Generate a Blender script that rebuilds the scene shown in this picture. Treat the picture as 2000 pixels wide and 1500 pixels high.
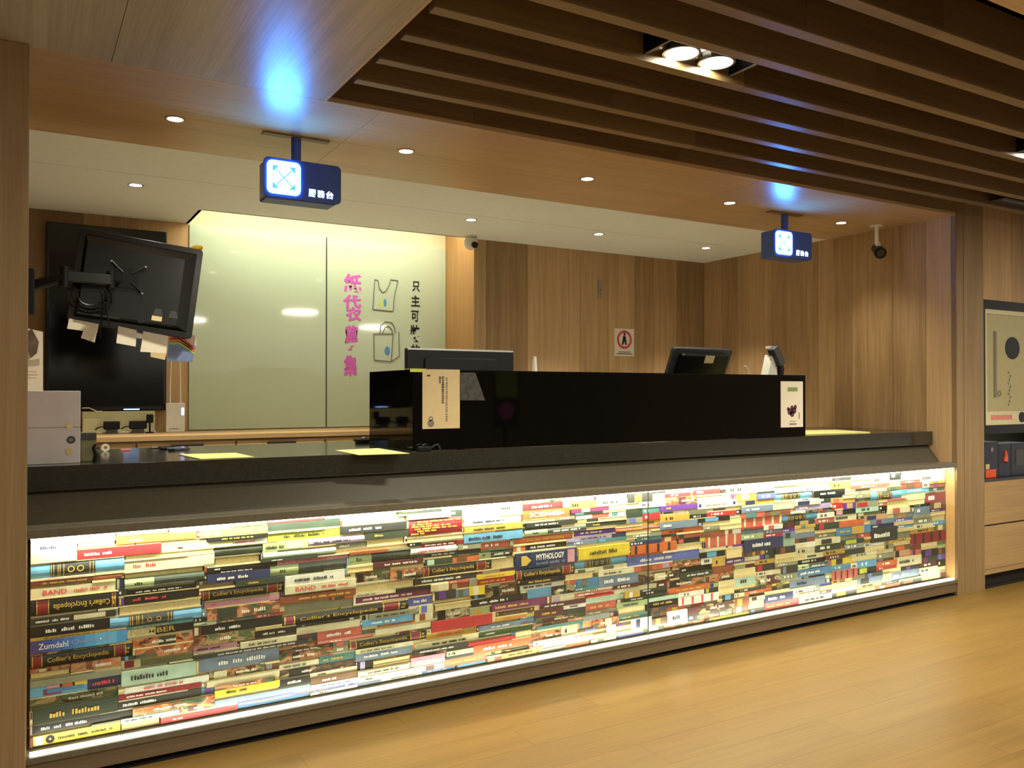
import bpy, bmesh, math, random
from mathutils import Vector, Matrix
R = math.radians
random.seed(7)
scene = bpy.context.scene
for o in list(bpy.data.objects): bpy.data.objects.remove(o)
COL = scene.collection

# ------------------------------------------------------------------ camera, world, exposure
F_PX, YAW, PITCH, CAM = 1627.6, R(30.4646), R(0.559), Vector((0.0, -3.412, 1.4))
cd = bpy.data.cameras.new('camera'); co = bpy.data.objects.new('camera', cd); COL.objects.link(co)
cd.sensor_width = 36.0; cd.lens = 36.0 * F_PX / 2000.0; cd.clip_start = 0.05; cd.clip_end = 60
co.location = CAM; co.rotation_euler = (R(90) + PITCH, 0, -YAW)
scene.camera = co
w = bpy.data.worlds.new('world'); scene.world = w; w.use_nodes = True
w.node_tree.nodes['Background'].inputs[0].default_value = (1.0, 0.92, 0.76, 1)
w.node_tree.nodes['Background'].inputs[1].default_value = 0.85
vs = scene.view_settings
vs.view_transform = 'Standard'; vs.look = 'None'; vs.gamma = 1.0; vs.exposure = 0.0; vs.use_curve_mapping = False

WARM = (1.0, 0.93, 0.74)
def light(kind, name, loc, energy, color=WARM, rot=(0, 0, 0), **kw):
    l = bpy.data.lights.new(name, kind); l.energy = energy; l.color = color
    for k, v in kw.items(): setattr(l, k, v)
    o = bpy.data.objects.new(name, l); o.location = loc; o.rotation_euler = rot; COL.objects.link(o); return o

# measured planes (metres): glass front of the counter is y = 0, right return wall is x = XR
XR, Z0, YB, YG, YIN = 5.575, 2.626, 2.477, 2.996, 1.07
ZST, XP = 1.122, 1.10
# added area lamps, fill standing in for the unseen lighting of the shop hall
for (x, y, e) in ((1.2, -3.0, 48), (3.6, -3.0, 75), (6.0, -2.6, 70), (2.4, -5.2, 70), (5.6, -5.2, 80), (-1.6, -3.6, 22)):
    light('AREA', 'hall_fill_light', (x, y, 2.6), e, WARM, shape='DISK', size=0.5)
# light cove over the glass panels (behind the ceiling edge)
light('AREA', 'cove_light', (2.08, 2.60, Z0 + 0.22), 17, (1.0, 0.94, 0.74), rot=(R(6), 0, 0), shape='RECTANGLE', size=2.0, size_y=0.06)
# LED strips of the book case
light('AREA', 'case_top_light', (2.80, 0.028, 0.868), 31, (1.0, 0.93, 0.72), rot=(R(18), 0, 0), shape='RECTANGLE', size=5.5, size_y=0.02)
light('AREA', 'case_bottom_light', (2.80, 0.028, 0.125), 8, (1.0, 0.95, 0.78), rot=(R(180 - 20), 0, 0), shape='RECTANGLE', size=5.5, size_y=0.02)

# ------------------------------------------------------------------ helpers
_F = Vector((math.sin(YAW) * math.cos(PITCH), math.cos(YAW) * math.cos(PITCH), math.sin(PITCH)))
_Rt = Vector((math.cos(YAW), -math.sin(YAW), 0)); _U = _Rt.cross(_F)
def at(u, v, y=None, z=None, x=None):
    """world point seen at pixel (u, v) on the plane y=.. or z=.. or x=.."""
    d = _F * F_PX + _Rt * (u - 1000) - _U * (v - 750)
    if y is not None: t = (y - CAM.y) / d.y
    elif z is not None: t = (z - CAM.z) / d.z
    else: t = (x - CAM.x) / d.x
    return CAM + d * t
def pix(P):
    d = Vector(P) - CAM; return (1000 + F_PX * d.dot(_Rt) / d.dot(_F), 750 - F_PX * d.dot(_U) / d.dot(_F))

class MB:
    def __init__(s): s.v = []; s.f = []; s.m = []
    def add(s, vs, fs, mi=0):
        n = len(s.v); s.v += [tuple(p) for p in vs]; s.f += [tuple(i + n for i in f) for f in fs]; s.m += [mi] * len(fs)
        return s
    def box(s, a, b, mi=0, M=None):
        (x0, y0, z0), (x1, y1, z1) = a, b
        vs = [(x0, y0, z0), (x1, y0, z0), (x1, y1, z0), (x0, y1, z0), (x0, y0, z1), (x1, y0, z1), (x1, y1, z1), (x0, y1, z1)]
        if M: vs = [M @ Vector(p) for p in vs]
        return s.add(vs, [(0, 3, 2, 1), (4, 5, 6, 7), (0, 1, 5, 4), (1, 2, 6, 5), (2, 3, 7, 6), (3, 0, 4, 7)], mi)
    def prism(s, pts, d0, d1, axis='x', mi=0, M=None):
        """closed outline pts (a,b) extruded along axis"""
        n = len(pts)
        def P(a, b, d): return {'x': (d, a, b), 'y': (a, d, b), 'z': (a, b, d)}[axis]
        vs = [P(a, b, d0) for a, b in pts] + [P(a, b, d1) for a, b in pts]
        if M: vs = [M @ Vector(p) for p in vs]
        fs = [tuple(range(n))[::-1], tuple(range(n, 2 * n))] + [(i, (i + 1) % n, n + (i + 1) % n, n + i) for i in range(n)]
        return s.add(vs, fs, mi)
    def tube(s, pts, r, n=8, mi=0, M=None):
        pts = [Vector(p) for p in pts]; vs = []; fs = []
        rs = r if isinstance(r, (list, tuple)) else [r] * len(pts)
        for i, p in enumerate(pts):
            t = (pts[min(i + 1, len(pts) - 1)] - pts[max(i - 1, 0)]).normalized()
            a = t.cross(Vector((0, 0, 1)) if abs(t.z) < .9 else Vector((1, 0, 0))).normalized(); b = t.cross(a)
            for k in range(n):
                q = 2 * math.pi * k / n; vs.append(p + (a * math.cos(q) + b * math.sin(q)) * rs[i])
        for i in range(len(pts) - 1):
            for k in range(n): fs.append((i * n + k, i * n + (k + 1) % n, (i + 1) * n + (k + 1) % n, (i + 1) * n + k))
        fs += [tuple(range(n))[::-1], tuple(range(len(vs) - n, len(vs)))]
        if M: vs = [M @ p for p in vs]
        return s.add(vs, fs, mi)
    def disc(s, c, r, n=20, axis='z', mi=0, h=0.002, sx=1):
        c = Vector(c); pts = [(math.cos(2 * math.pi * k / n) * r * sx, math.sin(2 * math.pi * k / n) * r) for k in range(n)]
        if axis == 'z': return s.prism([(c.x + a, c.y + b) for a, b in pts], c.z, c.z + h, 'z', mi)
        if axis == 'y': return s.prism([(c.x + a, c.z + b) for a, b in pts], c.y, c.y + h, 'y', mi)
        return s.prism([(c.y + a, c.z + b) for a, b in pts], c.x, c.x + h, 'x', mi)
    def ring(s, c, r0, r1, axis='z', n=24, h=0.004, mi=0, sx=1):
        c = Vector(c); vs = []
        for hh in (0, h):
            for r in (r0, r1):
                for k in range(n):
                    a = math.cos(2 * math.pi * k / n) * r * sx; b = math.sin(2 * math.pi * k / n) * r
                    vs.append({'z': (c.x + a, c.y + b, c.z + hh), 'y': (c.x + a, c.y + hh, c.z + b), 'x': (c.x + hh, c.y + a, c.z + b)}[axis])
        fs = []
        for k in range(n):
            j = (k + 1) % n
            fs += [(k, j, n + j, n + k), (2 * n + k, 3 * n + k, 3 * n + j, 2 * n + j), (k, 2 * n + k, 2 * n + j, j), (n + k, n + j, 3 * n + j, 3 * n + k)]
        return s.add(vs, fs, mi)
    def mesh(s, name, mats):
        me = bpy.data.meshes.new(name); me.from_pydata(s.v, [], s.f)
        for m in (mats if isinstance(mats, (list, tuple)) else [mats]): me.materials.append(m)
        if any(s.m): me.polygons.foreach_set('material_index', s.m)
        bm = bmesh.new(); bm.from_mesh(me); bmesh.ops.recalc_face_normals(bm, faces=bm.faces); bm.to_mesh(me); bm.free()
        me.update(); return me
    def build(s, name, mats, parent=None, loc=(0, 0, 0), bevel=0, smooth=False, seg=2):
        me = s.mesh(name, mats)
        o = link(name, me, parent, loc)
        if bevel:
            b = o.modifiers.new('bevel', 'BEVEL'); b.width = bevel; b.segments = seg; b.limit_method = 'ANGLE'
        if smooth:
            for p in me.polygons: p.use_smooth = True
            try: me.set_sharp_from_angle(angle=R(40))
            except Exception: pass
        return o
def link(name, me, parent=None, loc=(0, 0, 0)):
    o = bpy.data.objects.new(name, me); o.location = loc; COL.objects.link(o)
    if parent is not None: o.parent = parent
    return o
def tag(o, label, cat, group=None, kind=None):
    if label: o['label'] = label
    if cat: o['category'] = cat
    if group: o['group'] = group
    if kind: o['kind'] = kind
    return o
def thing(name, label, cat, loc=(0, 0, 0), rot=(0, 0, 0), group=None):
    o = bpy.data.objects.new(name, None); o.empty_display_size = 0.05; COL.objects.link(o)
    o.location = loc; o.rotation_euler = rot; return tag(o, label, cat, group)
def struct(o): o['kind'] = 'structure'; return o
def dup(o, loc=None, parent=None):
    c = o.copy(); COL.objects.link(c)
    if parent is not None: c.parent = parent
    if loc is not None: c.location = loc
    for ch in list(o.children): dup(ch, None, c)
    return c

# ------------------------------------------------------------------ materials
def nt(name):
    m = bpy.data.materials.new(name); m.use_nodes = True
    return m, m.node_tree.nodes, m.node_tree.links, m.node_tree.nodes['Principled BSDF']
def srgb(r, g, b):
    f = lambda c: (c / 255 / 12.92) if c / 255 <= .04045 else ((c / 255 + .055) / 1.055) ** 2.4
    return (f(r), f(g), f(b))
def plain(name, c, rough=0.5, metal=0.0, var=0.06, scale=30, spec=0.5, emit=None, es=0, coat=0):
    m, N, L, b = nt(name)
    b.inputs['Roughness'].default_value = rough; b.inputs['Metallic'].default_value = metal
    b.inputs['Specular IOR Level'].default_value = spec; b.inputs['Coat Weight'].default_value = coat
    if emit:
        b.inputs['Emission Color'].default_value = (*emit, 1); b.inputs['Emission Strength'].default_value = es
    t = N.new('ShaderNodeTexCoord'); n = N.new('ShaderNodeTexNoise'); n.inputs['Scale'].default_value = scale; n.inputs['Detail'].default_value = 3
    L.new(t.outputs['Object'], n.inputs['Vector'])
    r = N.new('ShaderNodeValToRGB')
    r.color_ramp.elements[0].position = .3; r.color_ramp.elements[1].position = .7
    r.color_ramp.elements[0].color = (*[max(0, x * (1 - var)) for x in c], 1); r.color_ramp.elements[1].color = (*[min(1, x * (1 + var)) for x in c], 1)
    L.new(n.outputs[0], r.inputs[0]); L.new(r.outputs[0], b.inputs['Base Color'])
    return m
def wood(name, c, axis='z', rough=0.45, con=0.35, tone=0.18, scale=1.0, spec=0.4):
    """oak veneer: stretched noise grain along axis, tone differs from board to board"""
    m, N, L, b = nt(name)
    b.inputs['Roughness'].default_value = rough; b.inputs['Specular IOR Level'].default_value = spec
    t = N.new('ShaderNodeTexCoord'); oi = N.new('ShaderNodeObjectInfo')
    add = N.new('ShaderNodeVectorMath'); add.operation = 'ADD'
    mul = N.new('ShaderNodeMath'); mul.operation = 'MULTIPLY'; mul.inputs[1].default_value = 17.0
    L.new(oi.outputs['Random'], mul.inputs[0]); L.new(t.outputs['Object'], add.inputs[0]); L.new(mul.outputs[0], add.inputs[1])
    def grain(s_long, s_cross, detail, dist=0.0):
        mp = N.new('ShaderNodeMapping')
        mp.inputs['Scale'].default_value = [(s_long if a == axis else s_cross) * scale for a in 'xyz']
        n = N.new('ShaderNodeTexNoise'); n.inputs['Scale'].default_value = 1; n.inputs['Detail'].default_value = detail; n.inputs['Distortion'].default_value = dist
        L.new(add.outputs[0], mp.inputs[0]); L.new(mp.outputs[0], n.inputs['Vector']); return n
    fine = grain(3, 130, 4); mid = grain(0.9, 22, 5, .6); big = grain(0.5, 5, 2, .3)
    def ma(op, a, bb):
        q = N.new('ShaderNodeMath'); q.operation = op
        for i, x in enumerate((a, bb)):
            if isinstance(x, (int, float)): q.inputs[i].default_value = x
            else: L.new(x, q.inputs[i])
        return q.outputs[0]
    s = ma('ADD', ma('MULTIPLY', fine.outputs[0], .38), ma('MULTIPLY', mid.outputs[0], .42)); s = ma('ADD', s, ma('MULTIPLY', big.outputs[0], .20))
    s = ma('ADD', s, ma('MULTIPLY', ma('SUBTRACT', oi.outputs['Random'], .5), tone))
    r = N.new('ShaderNodeValToRGB'); e = r.color_ramp.elements
    e[0].position = .28; e[1].position = .74
    e[0].color = (c[0] * (1 - con), c[1] * (1 - con * 1.12), c[2] * (1 - con * 1.25), 1)
    e[1].color = (min(1, c[0] * (1 + con)), min(1, c[1] * (1 + con)), min(1, c[2] * (1 + con * .9)), 1)
    L.new(s, r.inputs[0]); L.new(r.outputs[0], b.inputs['Base Color'])
    bp = N.new('ShaderNodeBump'); bp.inputs['Strength'].default_value = .12; bp.inputs['Distance'].default_value = .002
    L.new(fine.outputs[0], bp.inputs['Height']); L.new(bp.outputs[0], b.inputs['Normal'])
    return m
def emis(name, c, s):
    m, N, L, b = nt(name); b.inputs['Base Color'].default_value = (*c, 1)
    b.inputs['Emission Color'].default_value = (*c, 1); b.inputs['Emission Strength'].default_value = s; return m
def glass(name, tint=(0.96, 0.99, 0.97)):
    m, N, L, b = nt(name); N.remove(b); out = N['Material Output']
    tr = N.new('ShaderNodeBsdfTransparent'); tr.inputs[0].default_value = (*tint, 1)
    gl = N.new('ShaderNodeBsdfGlossy'); gl.inputs['Roughness'].default_value = .02
    mx = N.new('ShaderNodeMixShader'); ge = N.new('ShaderNodeNewGeometry'); dt = N.new('ShaderNodeVectorMath'); dt.operation = 'DOT_PRODUCT'
    L.new(ge.outputs['Incoming'], dt.inputs[0]); L.new(ge.outputs['Normal'], dt.inputs[1])
    def ma(op, a, b_=None):
        q = N.new('ShaderNodeMath'); q.operation = op
        for i, x_ in enumerate((a, b_)):
            if x_ is None: continue
            if isinstance(x_, (int, float)): q.inputs[i].default_value = x_
            else: L.new(x_, q.inputs[i])
        return q.outputs[0]
    sch = ma('ADD', ma('MULTIPLY', ma('POWER', ma('SUBTRACT', 1.0, ma('ABSOLUTE', dt.outputs['Value'])), 5.0), .90), .035)
    L.new(sch, mx.inputs[0]); L.new(tr.outputs[0], mx.inputs[1]); L.new(gl.outputs[0], mx.inputs[2]); L.new(mx.outputs[0], out.inputs[0]); return m

OAK = srgb(150, 116, 80)
M = dict(
    wall_x=wood('oak_wall_vertical', srgb(176, 145, 104), 'z', .5, .38, .46),
    post=wood('oak_post', srgb(138, 114, 80), 'z', .45, .34, .15),
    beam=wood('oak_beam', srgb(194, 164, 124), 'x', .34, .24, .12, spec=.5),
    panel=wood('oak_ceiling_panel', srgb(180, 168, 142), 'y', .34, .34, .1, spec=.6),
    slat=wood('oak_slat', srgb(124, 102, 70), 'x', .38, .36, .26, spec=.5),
    floor=wood('oak_floor', srgb(134, 105, 54), 'x', .36, .26, .05, spec=.4),
    cab=wood('oak_cabinet', srgb(168, 138, 96), 'x', .5, .25, .1),
    trim=wood('oak_trim', srgb(176, 134, 84), 'z', .5, .2, .1),
    ceiling=plain('ceiling_paint', srgb(228, 228, 216), .8, var=.02),
    cove=plain('cove_paint', srgb(226, 214, 180), .8, var=.02),
    gglass=plain('green_back_painted_glass', srgb(196, 210, 184), .05, var=.015, scale=3, spec=.5),
    stone=plain('dark_stone', srgb(42, 43, 37), .14, var=.35, scale=160, spec=1.0),
    laminate=plain('taupe_laminate', srgb(70, 65, 51), .5, var=.08, scale=60),
    ledge=plain('taupe_ledge', srgb(100, 93, 78), .28, var=.12, scale=50),
    plinth=wood('grey_wood_plinth', srgb(104, 88, 66), 'x', .45, .2, .1),
    black=plain('black_gloss', srgb(7, 7, 6), .04, var=.1, spec=.3),
    blackm=plain('black_plastic', srgb(11, 11, 12), .4, var=.1, spec=.25),
    blackg=plain('black_monitor_shell', srgb(16, 16, 17), .22, var=.1),
    screen=plain('dark_screen', srgb(8, 8, 9), .12, var=.1),
    dgrey=plain('dark_grey_plastic', srgb(52, 54, 56), .4, var=.1),
    metal=plain('brushed_metal', srgb(170, 170, 165), .3, 1.0),
    white=plain('white_plastic', srgb(225, 222, 212), .4, var=.03),
    paper=plain('white_paper', srgb(226, 216, 196), .75, var=.03),
    paperb=plain('buff_paper', srgb(206, 184, 138), .6, var=.04),
    yellowp=plain('yellow_sheet', srgb(216, 212, 130), .6, var=.06),
    limep=plain('lime_note', srgb(200, 216, 90), .6),
    yellow=plain('yellow_plush', srgb(232, 180, 20), .7, var=.15),
    boxw=plain('pale_lilac_card', srgb(186, 180, 182), .7, var=.04, scale=12),
    cream=plain('cream_plastic', srgb(206, 202, 160), .5),
    ink=plain('black_ink', srgb(24, 24, 26), .7), pink=plain('magenta_marker', srgb(214, 96, 196), .6, var=.12, scale=60),
    grey=plain('grey_ink', srgb(120, 116, 108), .7), red=plain('red_print', srgb(200, 60, 62), .6),
    bluep=plain('blue_print', srgb(90, 150, 200), .6), orangep=plain('orange_print', srgb(216, 84, 40), .6),
    greenp=plain('green_print', srgb(120, 150, 90), .6), plum=plain('plum_print', srgb(90, 40, 60), .6),
    tan=plain('tan_card', srgb(196, 176, 130), .7),
    board=plain('cream_board', srgb(170, 160, 112), .35, var=.04), boardl=plain('pale_board_frame', srgb(206, 198, 156), .4),
    led=emis('led_strip', (1.0, .95, .8), 9), lamp=emis('lamp_disc', (1.0, .92, .72), 22), lampbig=emis('spot_disc', (1.0, .93, .76), 40),
    bluelit=emis('blue_white_light_panel', (.05, .29, 1.0), 75), signtext=emis('sign_lettering_light', (.55, .82, 1.0), 6),
    signbody=plain('halo_tinted_sign_shell', srgb(62, 88, 160), .35, var=.06),  # blue halo of the lit icon is put into the shell colour
    arrow=plain('teal_arrow', srgb(60, 150, 190), .5, emit=(.10, .42, .62), es=1.4), glass=glass('clear_glass'),
    coralink=plain('faded_red_ink', srgb(200, 120, 112), .7), blueled=emis('blue_led', (.2, .45, 1), 6), void=plain('dark_void', srgb(26, 20, 16), .9),
)

# ------------------------------------------------------------------ text
_tc = {}
def text_mesh(s, mats, bold=0.0, spacing=1.0):
    k = (s, bold, mats.name, spacing)
    if k in _tc: return _tc[k]
    c = bpy.data.curves.new('t', 'FONT'); c.body = s; c.resolution_u = 2; c.offset = bold; c.space_character = spacing
    o = bpy.data.objects.new('t', c); COL.objects.link(o)
    dg = bpy.context.evaluated_depsgraph_get(); dg.update()
    me = bpy.data.meshes.new_from_object(o.evaluated_get(dg)); bpy.data.objects.remove(o); bpy.data.curves.remove(c)
    if len(me.vertices) == 0: _tc[k] = None; return None
    xs = [v.co.x for v in me.vertices]; ys = [v.co.y for v in me.vertices]
    a, b2, c0, d = min(xs), max(xs), min(ys), max(ys)
    for v in me.vertices: v.co = Vector(((v.co.x - a) / max(1e-6, b2 - a), 0, (v.co.y - c0) / max(1e-6, d - c0)))
    me.materials.clear(); me.materials.append(mats); me.name = 'lettering'
    _tc[k] = (me, (b2 - a) / max(1e-6, d - c0)); return _tc[k]
def text(name, s, mat, x0, x1, z0, z1, y, parent=None, off=(0, 0, 0), bold=0.0, flip=False):
    """flat lettering facing -y that fills the rectangle"""
    r = text_mesh(s, mat, bold)
    if not r: return None
    o = link(name, r[0], parent)
    if flip: o.location = Vector((x1, y, z1)) - Vector(off); o.scale = (-(x1 - x0), 1, -(z1 - z0))
    else: o.location = Vector((x0, y, z0)) - Vector(off); o.scale = (x1 - x0, 1, z1 - z0)
    return o
# ------------------------------------------------------------------ floor
fl = struct(MB().box((-4, -9, -.10), (10, 4, -.006)).build('floor', M['void']))
rng = random.Random(3)
row = 0; y = 0.0
pl_mesh = None
while y > -4.4:
    x = -1.2 - (row * 0.47) % 1.3
    while x < 8.4:
        L_ = 1.30
        a, b = max(x, -1.2), min(x + L_, 8.4)
        if b - a > .05:
            MB().box((0, 0, -.006), (b - a - .0008, .2 - .0008, 0)).build('plank', M['floor'], fl, (a, y - .2, 0))
        x += L_
    y -= .2; row += 1
MB().box((-.05, .37, -.006), (XR, 3.0, 0)).build('service_floor', plain('pale_bounce_floor', srgb(214, 212, 204), .5), fl)  # unseen floor, made pale to bounce light up to the ceiling
# ------------------------------------------------------------------ ceiling over the hall: slats, beam, side panel
ce = struct(MB().box((-4, -9, Z0 + .26), (10, 0, Z0 + .30)).build('ceiling', M['void']))
for x0, x1 in ((-.6, 1.35), (1.352, 3.70), (3.702, XR)):
    for y0, y1 in ((0, .53), (.532, YIN)):
        MB().box((x0, y0, Z0), (x1, y1, Z0 + .02)).build('beam_board', M['beam'], ce)
for x0, x1 in ((-1, 1.8), (1.802, 3.05), (3.052, XR)):
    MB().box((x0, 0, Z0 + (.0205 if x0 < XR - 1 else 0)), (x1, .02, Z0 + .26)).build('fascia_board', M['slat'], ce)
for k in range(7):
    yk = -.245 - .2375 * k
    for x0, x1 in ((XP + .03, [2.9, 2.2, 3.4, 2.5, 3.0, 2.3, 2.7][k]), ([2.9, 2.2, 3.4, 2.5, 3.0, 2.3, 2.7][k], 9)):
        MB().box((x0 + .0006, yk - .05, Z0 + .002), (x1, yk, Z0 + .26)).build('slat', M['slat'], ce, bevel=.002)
for x0, x1, y0, y1 in ((-4, -.42, -3.2, -.002), (-.418, .28, -2.2, -.002), (.282, XP, -3.4, -.002), (-.418, .28, -5.5, -2.202), (.282, XP, -6, -3.402), (-4, -.42, -6, -3.202)):
    MB().box((x0, y0, Z0), (x1, y1, Z0 + .02)).build('ceiling_panel', M['panel'], ce)
MB().box((XP - .012, -6, Z0 - .001), (XP, 0, Z0 + .26)).build('panel_edge', M['beam'], ce)
MB().box((XP, -6, Z0), (9, -1.91, Z0 + .02)).build('ceiling_panel', M['beam'], ce)
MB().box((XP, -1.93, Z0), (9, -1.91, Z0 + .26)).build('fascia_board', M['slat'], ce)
# recessed twin lights between the slats
def twin(name, x0, y0, label, dx=.44, dy=.165):
    t = thing(name, label, 'light', (x0 + dx / 2, y0 + dy / 2, Z0 + .03), group='recessed lights')
    o = Vector(t.location)
    b = MB(); zt = .10
    b.box((-dx / 2, -dy / 2, .04), (dx / 2, dy / 2, zt)); b.box((-dx / 2, -dy / 2, 0), (-dx / 2 + .008, dy / 2, zt)); b.box((dx / 2 - .008, -dy / 2, 0), (dx / 2, dy / 2, zt))
    b.build('housing', M['blackm'], t)
    MB().box((-dx / 2, -dy / 2, -.004), (-dx / 2 + .01, dy / 2, .0)).build('rim', M['metal'], t); MB().box((dx / 2 - .01, -dy / 2, -.004), (dx / 2, dy / 2, .0)).build('rim', M['metal'], t)
    for s in (-1, 1):
        MB().ring((s * dx * .2, 0, .004), .062, .072, h=.03).build('lamp_ring', M['metal'], t)
        MB().disc((s * dx * .2, 0, .012), .060, h=.02).build('lamp', M['lampbig'], t)
        light('SPOT', 'lamp_light', (o.x + s * dx * .2, o.y, Z0 + .0), 60, WARM, spot_size=R(115), spot_blend=.7, shadow_soft_size=.05)
    return t
twin('twin_ceiling_light', 1.98, -1.150, 'black twin ceiling light glowing between two wooden slats above the counter')
twin('twin_ceiling_light', 4.47, -1.150, 'black twin ceiling light between slats, cut by the photo at the wall end')
v = thing('ceiling_vent', 'slim dark air vent with pale edges between slats near the wall', 'vent', (5.75, -.37, Z0 + .02))
MB().box((-.32, -.055, 0), (.32, .055, .012)).build('vent_frame', M['blackm'], v)
for k in range(2): MB().box((-.30 + .32 * k, -.02, -.005), (-.02 + .32 * k, -.012, 0)).build('vent_lip', M['metal'], v)
# ------------------------------------------------------------------ pale ceiling behind the beam and the light cove
XS = 1.04; XPI = 3.112
cw = MB()
cw.box((-.1, YIN, Z0), (XR, YB, Z0 + .02)); cw.box((-.1, YB, Z0), (XS, YG, Z0 + .02))
cw.box((XS, YB - .02, Z0), (XPI, YB, Z0 + .36)); cw.box((XS - .02, YB, Z0), (XS, YG, Z0 + .36)); cw.box((XS - .02, YB - .02, Z0 + .36), (XPI + .1, YG + .02, Z0 + .38))
cl = struct(cw.build('ceiling', M['ceiling'])); 
MB().box((-.1, YIN + .62, Z0 - .0006), (XR - .5, YIN + .624, Z0)).build('ceiling_joint', M['tan'], cl)
# ------------------------------------------------------------------ walls
wb = struct(MB().box((3.12, YB + .015, 0), (XR + .1, YB + .06, Z0)).build('wall_back', M['void']))
us = [925, 950, 1030, 1111, 1133, 1188, 1240, 1276, 1322, 1375]
xs = [at(u, 600, y=YB).x for u in us]; xs[0] = XPI; xs[-1] = XR
for a, b in zip(xs, xs[1:]): MB().box((a + .0015, YB, 0), (b - .0015, YB + .015, Z0)).build('plank', M['wall_x'], wb)
MB().box((XPI, YB + .001, 0), (XPI + .012, YG, Z0 + .36)).build('pier_side', M['trim'], wb)
wr = struct(MB().box((XR + .015, .06, 0), (XR + .06, YB, Z0)).build('wall_right', M['void']))
us = [1870, 1808, 1744, 1664, 1631, 1597, 1508, 1440, 1410, 1375]
ys = [at(u, 600, x=XR).y for u in us]; ys[0] = 0.032; ys[-1] = YB
for a, b in zip(ys, ys[1:]): MB().box((XR, a + .0015, 0), (XR + .015, b - .0015, Z0)).build('plank', M['wall_x'], wr)
# wall and post on the hall side, in line with the counter front
wf = struct(MB().box((XR + .02, .031, 0), (5.90, .06, Z0 + .26)).box((5.90, .021, 2.062), (9, .06, Z0 + .26)).box((7.41, .021, 0), (9, .06, 2.062)).build('wall_front', M['void']))
MB().box((-14, -8.9, 0), (24, -8.8, 1.8)).build('dark_reflection_wall', wood('reflection_wall_wood', srgb(120, 96, 70), 'z'), wf)  # unseen wall added to darken the riser's reflection, kept low so world light enters
MB().box((XR, -.002, 0), (5.66, .03, Z0 + .26)).build('plank', M['post'], wf)
MB().box((5.662, -.004, 0), (5.90, .03, Z0 + .26)).build('plank', M['post'], wf)
x = 5.902
for wd in (.36, .30, .26, .34, .28, .32, .30, .26, .4):
    MB().box((x, 0, 2.062), (x + wd - .002, .02, Z0 + .26)).build('plank', M['wall_x'], wf); x += wd
MB().box((7.4, 0, 0), (9, .02, 2.06)).build('plank', M['post'], wf)
# left post and left wall
wl = struct(MB().box((-.06, .05, 0), (-.005, YG, Z0)).build('wall_left', M['wall_x']))
pt = struct(MB().box((-.30, -.03, 0), (.018, .05, Z0)).build('trim_1', M['post'], bevel=.003))
for k in range(5): MB().box((-.302 - .3 * (k + 1), -.02, 0), (-.304 - .3 * k, .0, Z0)).build('plank', M['post'], wl)
# niche wall
wn = struct(MB().box((-.06, YG + .012, 0), (XPI + .1, YG + .05, Z0 + .36)).build('wall_back', M['cove']))
for a, b in ((-.005, .36), (.362, .70), (.702, XS - .001)): MB().box((a, YG, 0), (b, YG + .012, Z0)).build('plank', M['wall_x'], wn)
# green back-painted glass panels
def gpanel(x0, x1, z1, label):
    t = thing('glass_panel', label, 'panel', ((x0 + x1) / 2, YG, 1.122), group='green glass panels behind the counter')
    MB().box((x0 - t.location.x, -.010, .003), (x1 - t.location.x, .010, z1 - 1.122)).build('pane', M['gglass'], t, bevel=.002)
    return t
gp1 = gpanel(XS + .004, 2.064, 2.622, 'plain pale green glass panel without writing beside the wall television')
gp2 = gpanel(2.070, XPI - .003, 2.610, 'pale green glass panel with magenta and black handwriting and two bag drawings')
MB().box((2.062, YG - .012, 1.125), (2.071, YG + .008, 2.62)).build('edge_strip', M['dgrey'], gp1).location = (-gp1.location.x, -gp1.location.y, -gp1.location.z)
gl = gp2.location
def gtext(s, u0, v0, u1, v1, mat, bold=.0):
    a = at(u0, v1, y=YG - .012); b = at(u1, v0, y=YG - .012)
    return text('handwriting', s, mat, a.x, b.x, a.z, b.z, YG - .0125, gp2, gl, bold)
gtext('紙', 672, 536, 706, 570, M['pink'], .035); gtext('代', 670, 577, 706, 601, M['pink'], .035); gtext('衣', 675, 600, 706, 627, M['pink'], .035)
gtext('募', 673, 636, 700, 684, M['pink'], .035); gtext('集', 671, 694, 698, 734, M['pink'], .035)
gtext('只', 805, 550, 820, 569, M['ink'], .022); gtext('主', 803, 577, 820, 598, M['ink'], .022); gtext('可', 803, 607, 818, 628, M['ink'], .022)
gtext('裝', 801, 635, 820, 668, M['ink'], .022); gtext('的', 803, 673, 820, 694, M['ink'], .022)
def gline(pts, mat, r=.0035, close=False):
    P = [at(u, v_, y=YG - .013) - gl for u, v_ in pts]
    for a, b in zip(P, P[1:]): _gl.tube([a, b], r, 5)
_gl = MB()
gline([(732, 546), (728, 604), (768, 608), (770, 580), (774, 562), (777, 548), (763, 546), (759, 559), (753, 569), (747, 571), (741, 563), (738, 547), (732, 546)], None)
gline([(730, 652), (731, 703), (764, 706), (768, 652), (730, 652)], None); gline([(764, 706), (780, 695), (779, 648)], None)
gline([(742, 651), (744, 636), (753, 628), (765, 630), (771, 640), (772, 651)], None); gline([(747, 651), (752, 640), (759, 637), (765, 643), (767, 651)], None)
_gl.build('bag_drawing', M['grey'], gp2)
def gpatch(u0, v0, u1, v1, mat):
    a = at(u0, v1, y=YG - .011) - gl; b = at(u1, v0, y=YG - .011) - gl
    return MB().disc(((a.x + b.x) / 2, -.0112, (a.z + b.z) / 2), (b.z - a.z) / 2, 14, 'y', 0, .001, (b.x - a.x) / (b.z - a.z)).build('colour_patch', mat, gp2)
gpatch(741, 586, 748, 600, M['limep']); gpatch(749, 584, 755, 599, M['bluep']); gpatch(751, 677, 762, 694, M['bluep'])
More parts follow.
